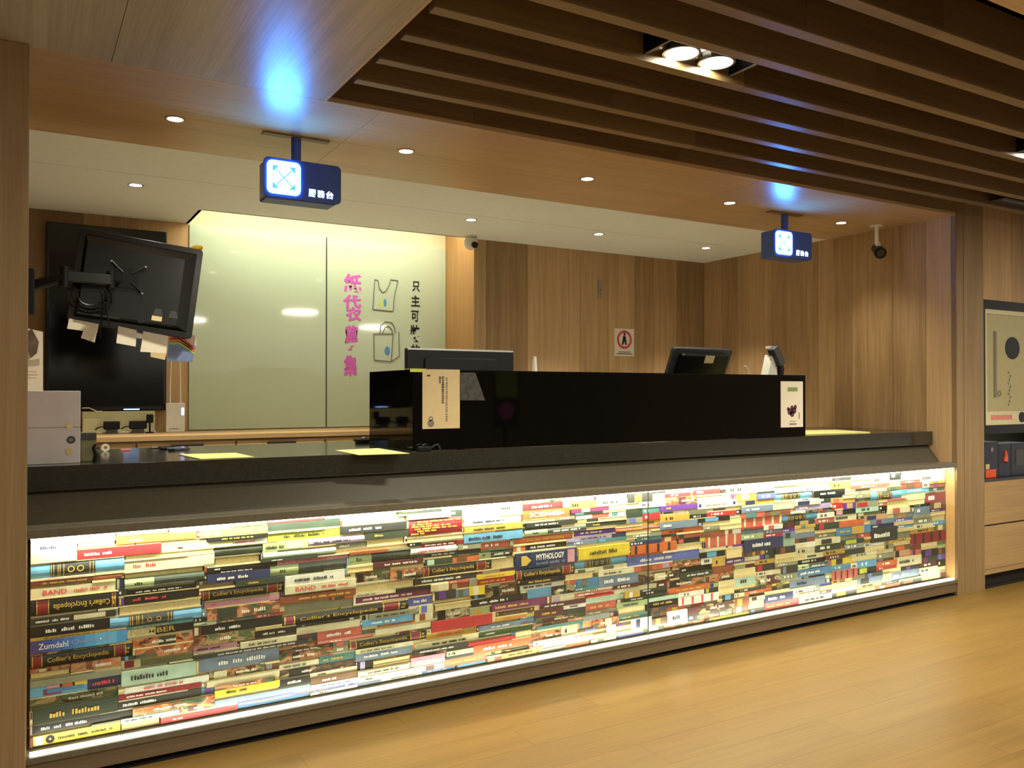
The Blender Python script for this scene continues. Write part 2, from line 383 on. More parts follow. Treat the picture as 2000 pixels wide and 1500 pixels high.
# ------------------------------------------------------------------ downlights
def downlight(x, y, label, e, r=.040, spread=76, group='round downlights'):
    t = thing('downlight', label, 'light', (x, y, Z0), group=group)
    MB().ring((0, 0, -.003), r, r + .010, h=.006).build('trim_ring', M['metal'], t)
    MB().disc((0, 0, -.0015), r, h=.003).build('lamp', M['lamp'], t)
    light('SPOT', 'downlight_lamp', (x, y, Z0 - .012), e, WARM, spot_size=R(spread), spot_blend=1.0, shadow_soft_size=.035)
nm = ['nearest the wooden post at the small table end', 'between the two hanging signs, nearer the sign beside the television', 'midway along the wooden beam', 'just before the far hanging sign', 'between the far hanging sign and the security camera']
for (u, v_), n in zip(((342, 232), (793, 295), (1147, 349), (1425, 396), (1643, 435)), ('nearest the left wooden post', 'next after the large hanging sign', 'midway between the two hanging signs', 'just before the far hanging sign', 'beyond the far hanging sign by the bullet camera')):
    p = at(u, v_, z=Z0); downlight(p.x, p.y, 'round recessed downlight in the wooden beam, ' + n, 45 if u > 1600 else 105, .034, 100)
for (u, v_), n in zip(((265, 361), (602, 396), (920, 429), (1169, 457), (1379, 484)), ('above the tilted monitor', 'half hidden behind the large hanging sign', 'above the dome camera', 'above the red warning notice', 'nearest the inner wall corner')):
    p = at(u, v_, z=Z0); downlight(p.x, p.y, 'round recessed downlight in the pale ceiling, ' + n, 210, .034)

# ------------------------------------------------------------------ service counter
cn = thing('service_counter', 'long service counter with dark stone top and glazed lit case of books', 'counter', (2.8, .5, 0))
cl0 = Vector(cn.location)
def cpart(name, mb, mat, **k):
    o = mb.build(name, mat, cn, **k); o.location = -cl0; return o
cpart('countertop', MB().box((.004, .173, 1.028), (XR - .004, 1.12, ZST)), M['stone'], bevel=.003)
cpart('front_panel', MB().prism([(.125, .912), (.15, .912), (.24, 1.028), (.215, 1.028)], .004, XR - .004, 'x'), M['laminate'])
cpart('ledge', MB().box((.004, -.004, .8793), (XR - .002, .19, .9118)), M['ledge'], bevel=.002)
cpart('case_back', MB().box((.02, .30, .107), (XR - .004, .32, .879)), M['tan'])
cpart('case_side', MB().box((.004, .012, .107), (.02, .30, .879)), M['trim'])
cpart('case_side', MB().box((XR - .006, .012, .107), (XR - .004, .30, .879)), M['trim'])
cpart('sill', MB().box((.004, -.008, .084), (XR - .004, .32, .107)), M['ledge'], bevel=.002)
cpart('plinth', MB().box((.004, .004, .022), (XR - .004, .30, .0835)), M['plinth'])
cpart('toe_kick', MB().box((.004, .05, .0), (XR - .004, .30, .022)), M['void'])
cpart('body', MB().box((.004, .33, .0), (XR - .004, .36, 1.028)).box((.03, .36, .02), (XR - .03, .95, .05)), M['laminate'])
for a, b in ((.006, 2.8395), (2.8415, XR - .006)):
    cpart('glass_pane', MB().box((a, .004, .108), (b, .010, .8785)), M['glass'])
cpart('pane_joint', MB().box((2.8396, .003, .108), (2.8414, .011, .8785)), M['dgrey'])
cpart('light_strip', MB().box((.03, .020, .872), (XR - .01, .050, .8785)), M['led'])
cpart('light_strip', MB().box((.03, .016, .1072), (XR - .01, .040, .1125)), M['led'])
# black glossy riser on the counter
RY, RT = .205, 1.507
rx0, rx1 = at(806, 720, y=RY).x, at(1573, 735, y=RY).x
rs = thing('counter_riser', 'long glossy black box standing on the stone counter top', 'box', ((rx0 + rx1) / 2, .45, ZST))
rl = Vector(rs.location)
def rpart(name, mb, mat, **k):
    o = mb.build(name, mat, rs, **k); o.location = -rl; return o
rpart('front_panel', MB().box((rx0, RY, ZST + .001), (rx1, RY + .02, RT)), M['black'], bevel=.001)
rpart('side_panel', MB().box((rx0, RY + .021, ZST + .001), (rx0 + .02, .77, RT)), M['black'], bevel=.001)
rpart('side_panel', MB().box((rx1 - .02, RY + .021, ZST + .001), (rx1, .77, RT)), M['black'], bevel=.001)
rpart('top_panel', MB().box((rx0 + .021, RY + .021, RT - .02), (rx1 - .021, .77, RT)), M['black'])
# notices taped on the riser front
def notice(name, label, u0, v0, u1, v1, mat):
    a = at(u0, v1, y=RY - .002); b = at(u1, v0, y=RY - .002)
    t = thing(name, label, 'notice', ((a.x + b.x) / 2, RY - .001, a.z))
    MB().box((-(b.x - a.x) / 2, -.0015, 0), ((b.x - a.x) / 2, 0, b.z - a.z)).build('sheet', mat, t)
    return t, a, b
t, a, b = notice('paper_notice', 'buff paper notice with vertical writing taped to the black riser', 825, 722, 898, 838, M['paperb'])
def marks(t, y, rects, mat, name='print'):
    m = MB()
    for (x0, z0, x1, z1) in rects: m.box((x0, y - .0006, z0), (x1, y, z1))
    return m.build(name, mat, t)
W_, H_ = b.x - a.x, b.z - a.z
rr = random.Random(5)
def column(xc, z0, z1, wd, n):
    out = []; z = z1
    while z > z0:
        h = (z1 - z0) / n * rr.uniform(.55, .8); out.append((xc - wd / 2 * rr.uniform(.7, 1), z - h, xc + wd / 2 * rr.uniform(.7, 1), z)); z -= (z1 - z0) / n
    return out
marks(t, -.0016, column(-.5 * W_ + .46 * W_, .76 * H_, .88 * H_, .011, 6) + column(-.5 * W_ + .54 * W_, .42 * H_, .88 * H_, .013, 15), M['ink'])
marks(t, -.0016, column(-.5 * W_ + .64 * W_, .10 * H_, .86 * H_, .012, 20), M['grey'])
marks(t, -.0016, [(-.38 * W_, .88 * H_, -.30 * W_, .905 * H_)], M['ink'])
MB().disc((-.28 * W_, -.0024, .09 * H_), .018, 12, 'y', 0, .0007).ring((-.28 * W_, -.0024, .17 * H_), .006, .012, 'y', 14, .0007).build('stamp', M['grey'], t)
t, a, b = notice('paper_notice', 'narrow pale leaflet with a plum flower picture taped at the riser end', 1525, 745, 1568, 835, M['paper'])
W_, H_ = b.x - a.x, b.z - a.z
marks(t, -.0016, [(-.2 * W_, .78 * H_, .25 * W_, .87 * H_)], M['greenp'])
m = MB()
for dx, dz, r in ((-.02, .34, .022), (.02, .36, .020), (.0, .42, .016), (-.035, .40, .012), (.030, .44, .014), (0, .29, .02)):
    m.disc((dx, -.0024, dz * H_), r, 9, 'y', 0, .0008)
m.build('flower_print', M['plum'], t)
mk = marks(t, -.0016, [(-.12 * W_, .05 * H_, .2 * W_, .085 * H_), (-.1 * W_, .12 * H_, .15 * W_, .135 * H_), (.30 * W_, .18 * H_, .34 * W_, .32 * H_)], M['grey'], 'small_print'); mk['kind'] = 'stuff'
p = at(811, 725, y=RY + .03)
t = thing('sticky_note', 'small lime green note lying at the edge of the black riser', 'note', (p.x, RY + .028, RT))
MB().box((-.040, -.03, .0005), (.040, .035, .004)).box((-.040, -.0295, -.012), (.040, -.0285, .004)).build('sheet', M['limep'], t)
p = at(925, 760, y=RY - .002)
t = thing('plastic_pouch', 'clear plastic pouch taped to the riser beside the buff notice', 'pouch', (p.x, RY - .001, p.z))
a = at(898, 782, y=RY - .002); b = at(947, 782, y=RY - .002); c = at(928, 728, y=RY - .002)
MB().prism([(a.x - p.x, a.z - p.z), (b.x - p.x, b.z - p.z), (c.x - p.x, c.z - p.z), (a.x - p.x, c.z - p.z)], -.004, -.001, 'y').build('pouch', plain('clear_pouch_plastic', srgb(74, 74, 72), .12, var=.35, scale=40), t)
# small dark device at the riser foot and one behind its corner
def gadget(u, v_, y, label, s=1.0):
    p = at(u, v_, y=y)
    t = thing('cable_adapter', label, 'adapter', (p.x, y, ZST))
    MB().box((-.05 * s, -.018, 0), (.03 * s, .018, .024)).build('body', M['blackm'], t, bevel=.005)
    MB().tube([(.03 * s, 0, .012), (.05 * s, -.008, .026), (.075 * s, 0, .03), (.09 * s, .004, .006)], .005, 6).build('cord', M['dgrey'], t)
    MB().tube([(-.02 * s, -.01, .026), (0, 0, .033), (.015 * s, .01, .026)], .0035, 6).build('clip', M['metal'], t)
gadget(830, 872, .186, 'tangled dark adapter lying at the front foot of the black riser', .9)
gadget(712, 862, .90, 'small dark adapter lying on the counter behind the riser corner', 1.0)
# ------------------------------------------------------------------ hanging signs
def sign(u0, v0, us, vs_, label, small=False):
    p = at(us, vs_, z=Z0)
    t = thing('hanging_sign', label, 'sign', (p.x, .5, Z0), group='hanging light box signs')
    a = at(u0, v0, y=.5)
    x0 = a.x - p.x; x1 = x0 + .372; z1 = -.128; z0 = z1 - .186
    def rr_(xa, xb, za, zb, r, n=5):
        pts = []
        for cx, cz, q in ((xb - r, zb - r, 0), (xa + r, zb - r, 90), (xa + r, za + r, 180), (xb - r, za + r, 270)):
            for k in range(n + 1): an = R(q + 90 * k / n); pts.append((cx + r * math.cos(an), cz + r * math.sin(an)))
        return pts
    MB().prism(rr_(x0, x1, z0, z1, .022), 0, .012, 'y').build('face_plate', M['signbody'], t)
    MB().prism(rr_(x0 + .012, x1 - .02, z0 - .004, z1 - .006, .010), .0125, .125, 'y').build('box_shell', M['signbody'], t)
    MB().tube([(0, .06, -.004), (0, .06, z1 + .002)], .024, 12).build('stem', M['signbody'], t)
    MB().box((-.16, .035, -.006), (.16, .085, 0)).build('ceiling_plate', M['slat'], t, bevel=.002)
    ia, ib, ja, jb = x0 + .016, x0 + .172, z0 + .018, z1 - .014
    MB().prism(rr_(ia, ib, ja, jb, .024), -.003, -.0005, 'y').build('light_panel', M['bluelit'], t)
    m = MB(); cx, cz = (ia + ib) / 2, (ja + jb) / 2; d = .054
    for s in ((1, 1), (-1, 1), (1, -1), (-1, -1)):
        q = Vector((s[0], 0, s[1])); n_ = Vector((s[0], 0, -s[1]))
        tip = Vector((cx, 0, cz)) + q * d
        pts = [tip, Vector((tip.x - s[0] * .032, 0, tip.z)), Vector((tip.x, 0, tip.z - s[1] * .032))]
        m.prism([(v.x, v.z) for v in pts], -.0045, -.0032, 'y')
        e0 = Vector((cx, 0, cz)) ; e1 = tip - q * .010; w_ = n_.normalized() * .003
        m.prism([(v.x, v.z) for v in (e0 - w_, e0 + w_, e1 + w_, e1 - w_)], -.0045, -.0032, 'y')
    m.build('arrow_symbol', M['arrow'], t)
    for k, ch in enumerate('服務台'):
        xx = x0 + .212 + k * .043
        o = text('lettering', ch, M['signtext'], xx, xx + .036, z0 + .022, z0 + .058, -.0012, t, (0, 0, 0), .02)
    return t
sign(515, 303, 585, 262, 'large lit hanging sign with four arrow symbol, nearest the wooden post')
sign(1512, 447, 1541, 415, 'far lit hanging sign with four arrow symbol, near the bullet camera')

# ------------------------------------------------------------------ wall television
t = thing('wall_television', 'large black upright television on the wall behind the tilted monitor', 'television', (.51, YG, 1.90))
MB().box((-.376, -.055, -.628), (.376, 0, .640)).build('housing', M['blackg'], t, bevel=.006)
MB().box((-.356, -.0575, -.600), (.356, -.0552, .620)).build('screen', M['screen'], t)
MB().box((.10, -.058, -.623), (.20, -.0555, -.616)).build('status_light', M['blueled'], t)
# ------------------------------------------------------------------ tilted monitor on a swing arm (seen from behind)
MY = 1.0
c0 = at(268, 556, y=MY)
roll = R(7.0); 
mt = thing('arm_monitor', 'black monitor seen from behind, tilted on a swing arm before the television', 'monitor', c0, (0, roll, R(-4)))
hw, hh = .278, .226
def rrect(xa, xb, za, zb, r, n=4):
    pts = []
    for cx, cz, q in ((xb - r, zb - r, 0), (xa + r, zb - r, 90), (xa + r, za + r, 180), (xb - r, za + r, 270)):
        for k in range(n + 1): an = R(q + 90 * k / n); pts.append((cx + r * math.cos(an), cz + r * math.sin(an)))
    return pts
MB().prism(rrect(-hw, hw, -hh, hh, .018), 0, .03, 'y').build('frame', M['blackg'], mt, bevel=.003)
m = MB(); A = [(-.25, -.195), (.25, -.195), (.25, .20), (-.25, .20)]; B_ = [(-.235, -.175), (.195, -.175), (.195, .155), (-.235, .155)]
m.add([(x, 0.0, z) for x, z in A] + [(x, -.045, z) for x, z in B_], [(0, 1, 5, 4), (1, 2, 6, 5), (2, 3, 7, 6), (3, 0, 4, 7), (4, 5, 6, 7), (0, 3, 2, 1)])
m.build('back_housing', M['blackg'], mt)
MB().box((-hw + .012, .0302, -hh + .014), (hw - .012, .032, hh - .014)).build('screen', M['screen'], mt)
MB().prism(rrect(-.10, .0, -.03, .07, .008), -.055, -.0455, 'y').build('mount_plate', M['blackm'], mt)
for sx, sz in ((1, 1), (-1, 1), (1, -1), (-1, -1)):
    MB().tube([(sx * .02 - .05, -.052, sz * .02 + .02), (sx * .075 - .05, -.049, sz * .065 + .02)], .007, 6).build('mount_leg', M['blackm'], mt)
    MB().disc((sx * .075 - .05, -.0585, sz * .065 + .02), .005, 8, 'y', h=.004).build('bolt', M['metal'], mt)
for dx, mat in ((.085, M['dgrey']), (.155, M['dgrey'])):
    MB().prism([(dx, -.14), (dx + .045, -.14), (dx + .035, -.105), (dx + .008, -.105)], -.047, -.0452, 'y').build('warning_label', mat, mt)
MB().box((.082, -.0475, -.165), (.128, -.0455, -.142)).build('sticker', M['paperb'], mt)
# swing arm
ar = thing('swing_arm', 'black jointed wall arm that carries the tilted monitor', 'bracket', (0, MY - .12, at(54, 570, y=MY - .12).z))
al = Vector(ar.location)
E_ = at(178, 545, y=MY - .14) - al; J = at(126, 540, y=MY - .15) - al; K = at(216, 547, y=MY - .14) - al
MB().box((-.004, -.05, -.10), (.047, .05, .10)).build('wall_plate', M['blackm'], ar, bevel=.004)
MB().tube([(.045, 0, .03), J], .024, 10).build('rear_arm', M['blackm'], ar)
MB().tube([J + Vector((0, 0, -.045)), J + Vector((0, 0, .045))], .022, 14).build('joint', M['blackm'], ar)
d_ = K - J
MB().prism([(J.x, J.z - .022), (J.x, J.z + .028), (K.x, K.z + .022), (K.x, K.z - .026)], J.y - .016, J.y + .016, 'y').build('front_arm', M['blackg'], ar, bevel=.005)
MB().tube([K + Vector((0, 0, -.04)), K + Vector((0, 0, .04))], .020, 14).build('joint', M['blackm'], ar)
MB().tube([K, K + Vector((.03, .068, -.002))], .018, 10).build('head', M['blackm'], ar)
cb = MB()
for k, r in enumerate((.052, .072, .092)):
    c = at(176, 582, y=MY - .17) - al
    cb.tube([c + Vector((r * math.sin(q), .008 * k, -r * math.cos(q) * .85 + .01)) for q in [R(-125 + 250 * j / 20) for j in range(21)]], .005, 6)
p0 = at(205, 575, y=MY - .16) - al; p1 = at(215, 640, y=MY - .15) - al; p2 = at(196, 660, y=MY - .12) - al
cb.tube([p0, (p0 + p1) / 2 + Vector((-.004, 0, 0)), p1], .004, 6); cb.tube([p0 + Vector((-.01, 0, 0)), p2], .004, 6)
cb.build('cable_loop', M['blackm'], ar)
# paper slips hanging from the monitor's lower edge, and the plush on top
def slip(name, label, pts, mat, y=MY + .02, cat='paper', group='paper slips on the tilted monitor', th=.0015):
    P = [at(u, v_, y=y) for u, v_ in pts]; c = sum(P, Vector()) / len(P)
    t = thing(name, label, cat, c, group=group)
    MB().prism([(p.x - c.x, p.z - c.z) for p in P], -th, 0, 'y').build('sheet', mat, t); return t
slip('paper_slip', 'wide white slip stuck low on the monitor beside the arm cables', [(135, 622), (193, 633), (190, 650), (131, 642)], M['paper'], MY - .003)
slip('paper_slip', 'small cream slip hanging under the wide white slip', [(164, 641), (190, 645), (185, 669), (158, 660)], M['paper'], MY - .006)
slip('paper_slip', 'square white slip hanging midway under the tilted monitor', [(231, 637), (267, 645), (265, 677), (227, 670)], M['paper'], MY - .003)
slip('paper_slip', 'tiny bright slip between two larger slips under the monitor', [(266, 650), (280, 653), (278, 662), (266, 660)], M['white'], MY - .004)
slip('paper_slip', 'tall white slip under the monitor nearest its coloured leaflets', [(280, 647), (328, 656), (325, 690), (274, 687)], M['paper'], MY - .006)
slip('paper_slip', 'pinkish slip end showing below the tall white slip', [(294, 688), (325, 690), (322, 703), (294, 697)], M['paperb'], MY - .0085)
lf = slip('leaflet', 'blue leaflet with rainbow band hanging at the monitor corner', [(330, 660), (383, 676), (375, 707), (327, 705)], plain('blue_leaflet', srgb(112, 128, 168), .6, var=.2, scale=25), MY + .016, 'leaflet', 'leaflets at the monitor corner')
ll = Vector(lf.location)
for k, (c, o_) in enumerate((((196, 60, 70), 0), ((214, 120, 60), 5), ((150, 180, 80), 10))):
    P = [at(u, v_ + o_ * .9, y=MY + .014) - ll for u, v_ in ((331, 659), (350, 657), (368, 668), (381, 680), (380, 684), (366, 674), (350, 663), (331, 664))]
    MB().prism([(p.x, p.z) for p in P], -.0024 - MY * 0, -.0018, 'y').build('colour_band', plain('leaflet_band_%d' % k, srgb(*c), .6), lf)
slip('leaflet', 'pale pink leaflet behind the blue leaflet at the monitor corner', [(338, 652), (384, 655), (382, 690), (345, 680)], plain('pink_leaflet', srgb(222, 196, 180), .6), MY + .030, 'leaflet', 'leaflets at the monitor corner')
p = c0 + Matrix.Rotation(roll, 3, 'Y') @ Vector((hw - .028, .008, hh + .006))
t = thing('plush_toy', 'small yellow plush lying on the top corner of the monitor', 'toy', p)
m = bpy.data.meshes.new('body'); bm = bmesh.new()
for dx, dz, r, sx in ((0, .004, .015, 1.5), (.016, .006, .013, 1), (-.022, .0, .010, 1.3)):
    bmesh.ops.create_icosphere(bm, subdivisions=2, radius=r, matrix=Matrix.Translation((dx, 0, dz)) @ Matrix.Diagonal((sx, 1, 1, 1)))
bm.to_mesh(m); bm.free(); m.materials.append(M['yellow']); link('body', m, t)
# ------------------------------------------------------------------ papers pinned on the left
YP = .9
for (name, label, pts, mat) in (
    ('pinned_paper', 'white pinned sheet beside the wooden post, upper one', [(48, 640), (84, 648), (84, 700), (48, 705)], M['paper']),
    ('pinned_paper', 'long pale pinned sheet with red print above the lilac box', [(52, 698), (84, 700), (84, 770), (52, 772)], M['paper'])):
    P = [at(u, v_, y=YP) for u, v_ in pts]; c = sum(P, Vector()) / 4
    t = thing(name, label, 'paper', c, group='papers pinned beside the post')
    MB().prism([(p.x - c.x, p.z - c.z) for p in P], 0, .0015, 'y').build('sheet', mat, t)
    if 'red' in label:
        marks(t, 0, [(-.03, .02 - .014 * k, .005 + .005 * (k % 2), .022 - .014 * k) for k in range(3)], M['coralink'])
    YP += .01
t = slip('rag', 'dark brown folded cloth hanging over the pinned sheets', [(50, 650), (62, 642), (76, 668), (72, 690), (60, 700), (50, 672)], plain('brown_cloth', srgb(100, 84, 72), .9, var=.3), .88, 'cloth', None, .012)
# ------------------------------------------------------------------ lilac box, dark holder and small things on the counter
bx0, bx1 = at(52, 905, y=.27).x, at(157, 905, y=.27).x
t = thing('cardboard_box', 'tall pale lilac box with round stickers standing beside the wooden post', 'box', ((bx0 + bx1) / 2, .36, ZST))
w_ = (bx1 - bx0) / 2
MB().box((-w_, -.09, 0), (w_, .09, .140)).build('body', M['boxw'], t, bevel=.003)
MB().box((-w_, -.09, .1405), (w_, .09, .283)).build('lid', M['boxw'], t, bevel=.003)
def on_box(u, v_): p = at(u, v_, y=.27); return (p.x - t.location.x, -.0925, p.z - ZST)
MB().ring(on_box(139, 859), .006, .015, 'y', 18, .002).disc(on_box(139, 859), .003, 10, 'y', h=.002).build('ring_sticker', M['dgrey'], t)
MB().disc(on_box(136, 832), .013, 14, 'y', h=.0022).build('round_sticker', M['paperb'], t); MB().disc(on_box(136, 882), .014, 14, 'y', h=.0022).build('round_sticker', M['tan'], t)
p = at(176, 902, z=ZST)
t = thing('card_holder', 'small dark olive holder with black clip standing beside the lilac box', 'holder', (p.x, p.y + .03, ZST))
MB().box((-.034, -.02, 0), (.024, .02, .118)).build('body', plain('olive_shell', srgb(112, 108, 74), .4, var=.2), t, bevel=.004)
MB().tube([(.022, -.022, 0), (.024, -.024, .03), (.014, -.024, .055), (.020, -.024, .07)], [.014, .010, .007, .004], 8).build('clip', M['blackm'], t)
MB().box((-.032, -.021, .085), (.022, -.0203, .114)).build('band', M['dgrey'], t)
p = at(206, 882, z=ZST)
t = thing('tape_roll', 'small cream roll of tape lying beside the olive holder', 'tape', (p.x, p.y, ZST))
MB().ring((0, 0, .002), .008, .018, 'y', 16, .014).build('roll', M['paper'], t).location = (0, 0, .016)
p = at(245, 880, z=ZST)
t = thing('eraser', 'small pink eraser lying on the stone counter top', 'eraser', (p.x, p.y, ZST))
MB().box((-.022, -.008, 0), (.022, .008, .008)).build('body', plain('pink_rubber', srgb(214, 130, 130), .7), t, bevel=.002)
for k, (u, v_, a, n) in enumerate(((316, 876, 12, 'dark pen lying nearest the lilac box on the counter top'), (335, 878, -10, 'blue grey pen lying across the dark pen'), (349, 880, 20, 'short pale pen lying beside the yellow sheet'))):
    p = at(u, v_, z=ZST)
    t = thing('pen', n, 'pen', (p.x, p.y, ZST + .0055), (0, 0, R(a)), 'pens on the counter')
    mm = (M['blackm'], plain('blue_grey_plastic', srgb(90, 100, 140), .4), M['dgrey'])[k]
    MB().tube([(-.05, 0, 0), (.045, 0, 0), (.06, 0, 0)], [.005, .005, .0015], 8).build('barrel', mm, t)
    MB().tube([(-.05, 0, 0), (-.02, 0, 0)], .0055, 8).build('cap', M['blackm'] if k else M['metal'], t)
for pts, n in ((((348, 888), (392, 897), (496, 893), (460, 885)), 'yellow sheet lying flat on the counter nearest the lilac box'),
               (((655, 880), (700, 889), (800, 886), (738, 876)), 'yellow sheet lying flat at the foot of the black riser')):
    P = [at(u, v_, z=ZST + .001) for u, v_ in pts]; c = sum(P, Vector()) / 4
    t = thing('yellow_sheet', n, 'paper', (c.x, c.y, ZST), group='yellow sheets on the counter')
    MB().prism([(p.x - c.x, p.y - c.y) for p in P], .0005, .003, 'z').build('sheet', M['yellowp'], t)
P = [Vector((4.40, .30, 0)), Vector((5.0, .26, 0)), Vector((5.1, .62, 0)), Vector((4.45, .75, 0))]; c = sum(P, Vector()) / 4
t = thing('yellow_sheet', 'long pale yellow sheet lying on the counter beyond the riser end', 'paper', (c.x, c.y, ZST), group='yellow sheets on the counter')
MB().prism([(p.x - c.x, p.y - c.y) for p in P], .0005, .006, 'z').build('sheet', M['yellowp'], t)
# ------------------------------------------------------------------ back cabinet under the glass panels
bc = thing('back_cabinet', 'low wooden drawer cabinet under the green glass panels', 'cabinet', (1.55, 2.7, 0))
bl = Vector(bc.location)
def bpart(name, mb, mat, **k): o = mb.build(name, mat, bc, **k); o.location = -bl; return o
CT = 1.118; CF = 2.36
bpart('top', MB().box((.0, CF - .01, CT - .03), (XPI - .002, YG - .012, CT)), M['cab'])
bpart('body', MB().box((.0, CF + .02, 0), (XPI - .002, YG - .012, CT - .031)), M['cab'])
x = .02
while x < 3.0:
    dw = bpart('drawer', MB().box((x, CF, CT - .16), (x + .60, CF + .019, CT - .045)), M['cab'], bevel=.002)
    MB().box((x + .2, CF - .006, CT - .075), (x + .4, CF - .001, CT - .060)).build('handle', M['void'], dw)
    bpart('door', MB().box((x, CF, .05), (x + .60, CF + .019, CT - .165)), M['cab'], bevel=.002)
    x += .615
# things on the back cabinet
p = at(341, 840, y=2.90)
t = thing('router', 'white upright router with two tall antennas beside the green glass', 'router', (p.x, 2.88, CT))
MB().box((-.062, -.02, 0), (.062, .02, .205)).build('body', M['white'], t, bevel=.004)
for dx in (-.035, .035): MB().tube([(dx, 0, .205), (dx, 0, .235), (dx * .8, 0, .54)], [.007, .006, .004], 8).build('antenna', M['white'], t)
MB().box((.04, -.0225, .12), (.056, -.0205, .17)).build('status_light', M['blueled'], t)
MB().box((-.04, -.0225, .022), (.02, -.0205, .026)).build('seam', M['grey'], t)
a, b = at(160, 840, y=2.92), at(303, 812, y=2.92)
t = thing('cable_tray', 'cream plastic cable tray lying under the wall television', 'tray', ((a.x + b.x) / 2, 2.90, CT))
hw_ = (b.x - a.x) / 2
MB().box((-hw_, -.03, 0), (hw_, .03, .012)).box((-hw_, .02, .012), (hw_, .03, .15)).box((-hw_, -.03, .012), (-hw_ + .1, .019, .10)).build('tray', M['cream'], t, bevel=.003)
for (u, n, wd) in ((217, 'black power adapter on the cable tray, nearer the lilac box', .05), (268, 'black power adapter on the cable tray, nearer the router', .055)):
    p = at(u, 826, y=2.87)
    t = thing('power_adapter', n, 'adapter', (p.x, 2.83, CT + .0), group='power adapters under the television')
    MB().box((-wd, -.022, .03), (wd, .022, .085)).build('body', M['blackm'], t, bevel=.006)
    MB().tube([(-wd, 0, .05), (-wd - .03, 0, .045), (-wd - .05, .0, .03)], .005, 6).build('cord', M['blackm'], t)
    MB().box((-wd * .7, -.015, 0), (wd * .7, .015, .03)).build('foot', M['dgrey'], t)
p = at(290, 815, y=2.87)
t = thing('web_camera', 'small black device on a round foot beside the power adapters', 'device', (p.x, 2.80, CT))
MB().disc((0, 0, 0), .028, 16, h=.008).build('foot', M['blackm'], t); MB().tube([(0, 0, .008), (0, 0, .07)], .006, 8).build('stem', M['blackm'], t)
MB().box((-.022, -.018, .07), (.022, .018, .13)).build('head', M['blackm'], t, bevel=.008)
p = at(190, 806, y=2.9); q = at(160, 800, y=2.9)
t = thing('white_cable', 'thin white cable arching from the lilac box to the cable tray', 'cable', (p.x, 2.9, CT))
MB().tube([(q.x - p.x, 0, q.z - CT + .01), (-.05, 0, .175), (0, -.01, .15), (.03, -.01, .152)], .004, 6).build('cable', M['white'], t)
# ------------------------------------------------------------------ screens and scanner behind the riser
a, b = at(792, 680, y=.93), at(1000, 684, y=.93)
t = thing('desk_monitor', 'wide black monitor standing behind the riser near the buff notice', 'monitor', ((a.x + b.x) / 2, .93, ZST), (0, 0, 0))
hw_ = (b.x - a.x) / 2; zt = a.z - ZST
MB().box((-hw_, -.02, zt - .40), (hw_, .02, zt)).build('frame', M['blackm'], t, bevel=.006)
MB().prism(rrect(-hw_ * .7, hw_ * .7, zt - .34, zt - .05, .02), -.035, -.0205, 'y').build('back_housing', M['blackm'], t, bevel=.006)
MB().box((-hw_ + .004, -.021, zt - .008), (hw_ - .004, .018, zt + .0015)).build('top_edge', M['metal'], t)
MB().box((-hw_ + .012, .0203, zt - .385), (hw_ - .012, .022, zt - .015)).build('screen', M['screen'], t)
MB().tube([(0, -.0, .01), (0, 0, zt - .39)], .022, 10).build('neck', M['blackm'], t); MB().box((-.12, -.09, 0), (.12, .09, .012)).build('foot', M['blackm'], t, bevel=.004)
p = at(1366, 700, y=.90)
a, b = at(1312, 676, y=.90), at(1427, 684, y=.90)
t = thing('till_screen', 'black touch till with leaned back screen behind the riser', 'till', ((a.x + b.x) / 2, .90, ZST))
hw_ = (b.x - a.x) / 2; zt = a.z - ZST
Mx = Matrix.Translation((0, .0, zt)) @ Matrix.Rotation(R(24), 4, 'X')
o = MB().prism(rrect(-hw_, hw_, -.33, 0, .02), -.03, .0, 'y').build('screen_shell', M['dgrey'], t, bevel=.006); o.matrix_local = Mx
o = MB().prism(rrect(-hw_ * .8, hw_ * .8, -.30, -.03, .02), -.07, -.0305, 'y').build('back_housing', M['blackm'], t, bevel=.012); o.matrix_local = Mx
o = MB().box((-.01, -.0722, -.09), (.075, -.0703, -.035)).build('label_sticker', M['paperb'], t); o.matrix_local = Mx
o = MB().box((-hw_ + .015, .0003, -.31), (hw_ - .015, .002, -.02)).build('screen', M['screen'], t); o.matrix_local = Mx
MB().prism([(-.15, 0), (.10, 0), (.10, .03), (.12, .20), (.05, .22), (-.03, .05), (-.15, .03)], -.09, .09, 'x').build('stand', M['blackm'], t)
p = at(1505, 726, y=.33)
t = thing('barcode_scanner', 'dark handheld scanner leaning in a white stand at the riser end', 'scanner', (p.x, .33, RT))
MB().prism([(-.055, 0), (.03, 0), (-.005, .13), (-.018, .13)], -.03, .03, 'y').build('stand', M['white'], t)
m = MB().prism(rrect(-.028, .028, -.07, .06, .012), -.028, .028, 'y'); o = m.build('head', M['dgrey'], t, bevel=.006)
o.matrix_local = Matrix.Translation((.012, -.034, .125)) @ Matrix.Rotation(R(-32), 4, 'Y')
MB().tube([(.045, -.034, .08), (.056, -.034, .04), (.05, -.034, .0)], [.018, .022, .020], 10).build('grip', M['blackm'], t)
MB().box((-.03, -.02, .17), (.004, .015, .186)).build('window', M['white'], t)
p = at(1466, 724, y=.33)
t = thing('thin_wire', 'thin pale bent wire end rising behind the riser near the scanner', 'wire', (p.x, .36, RT))
MB().tube([(.012, 0, 0), (.006, 0, .035), (-.01, 0, .055), (-.025, 0, .06)], .003, 6).build('wire', M['white'], t)
p = at(1044, 722, y=.6)
t = thing('pointed_stand', 'small pointed cream cone standing on the riser past the monitor', 'cone', (p.x, .6, RT))
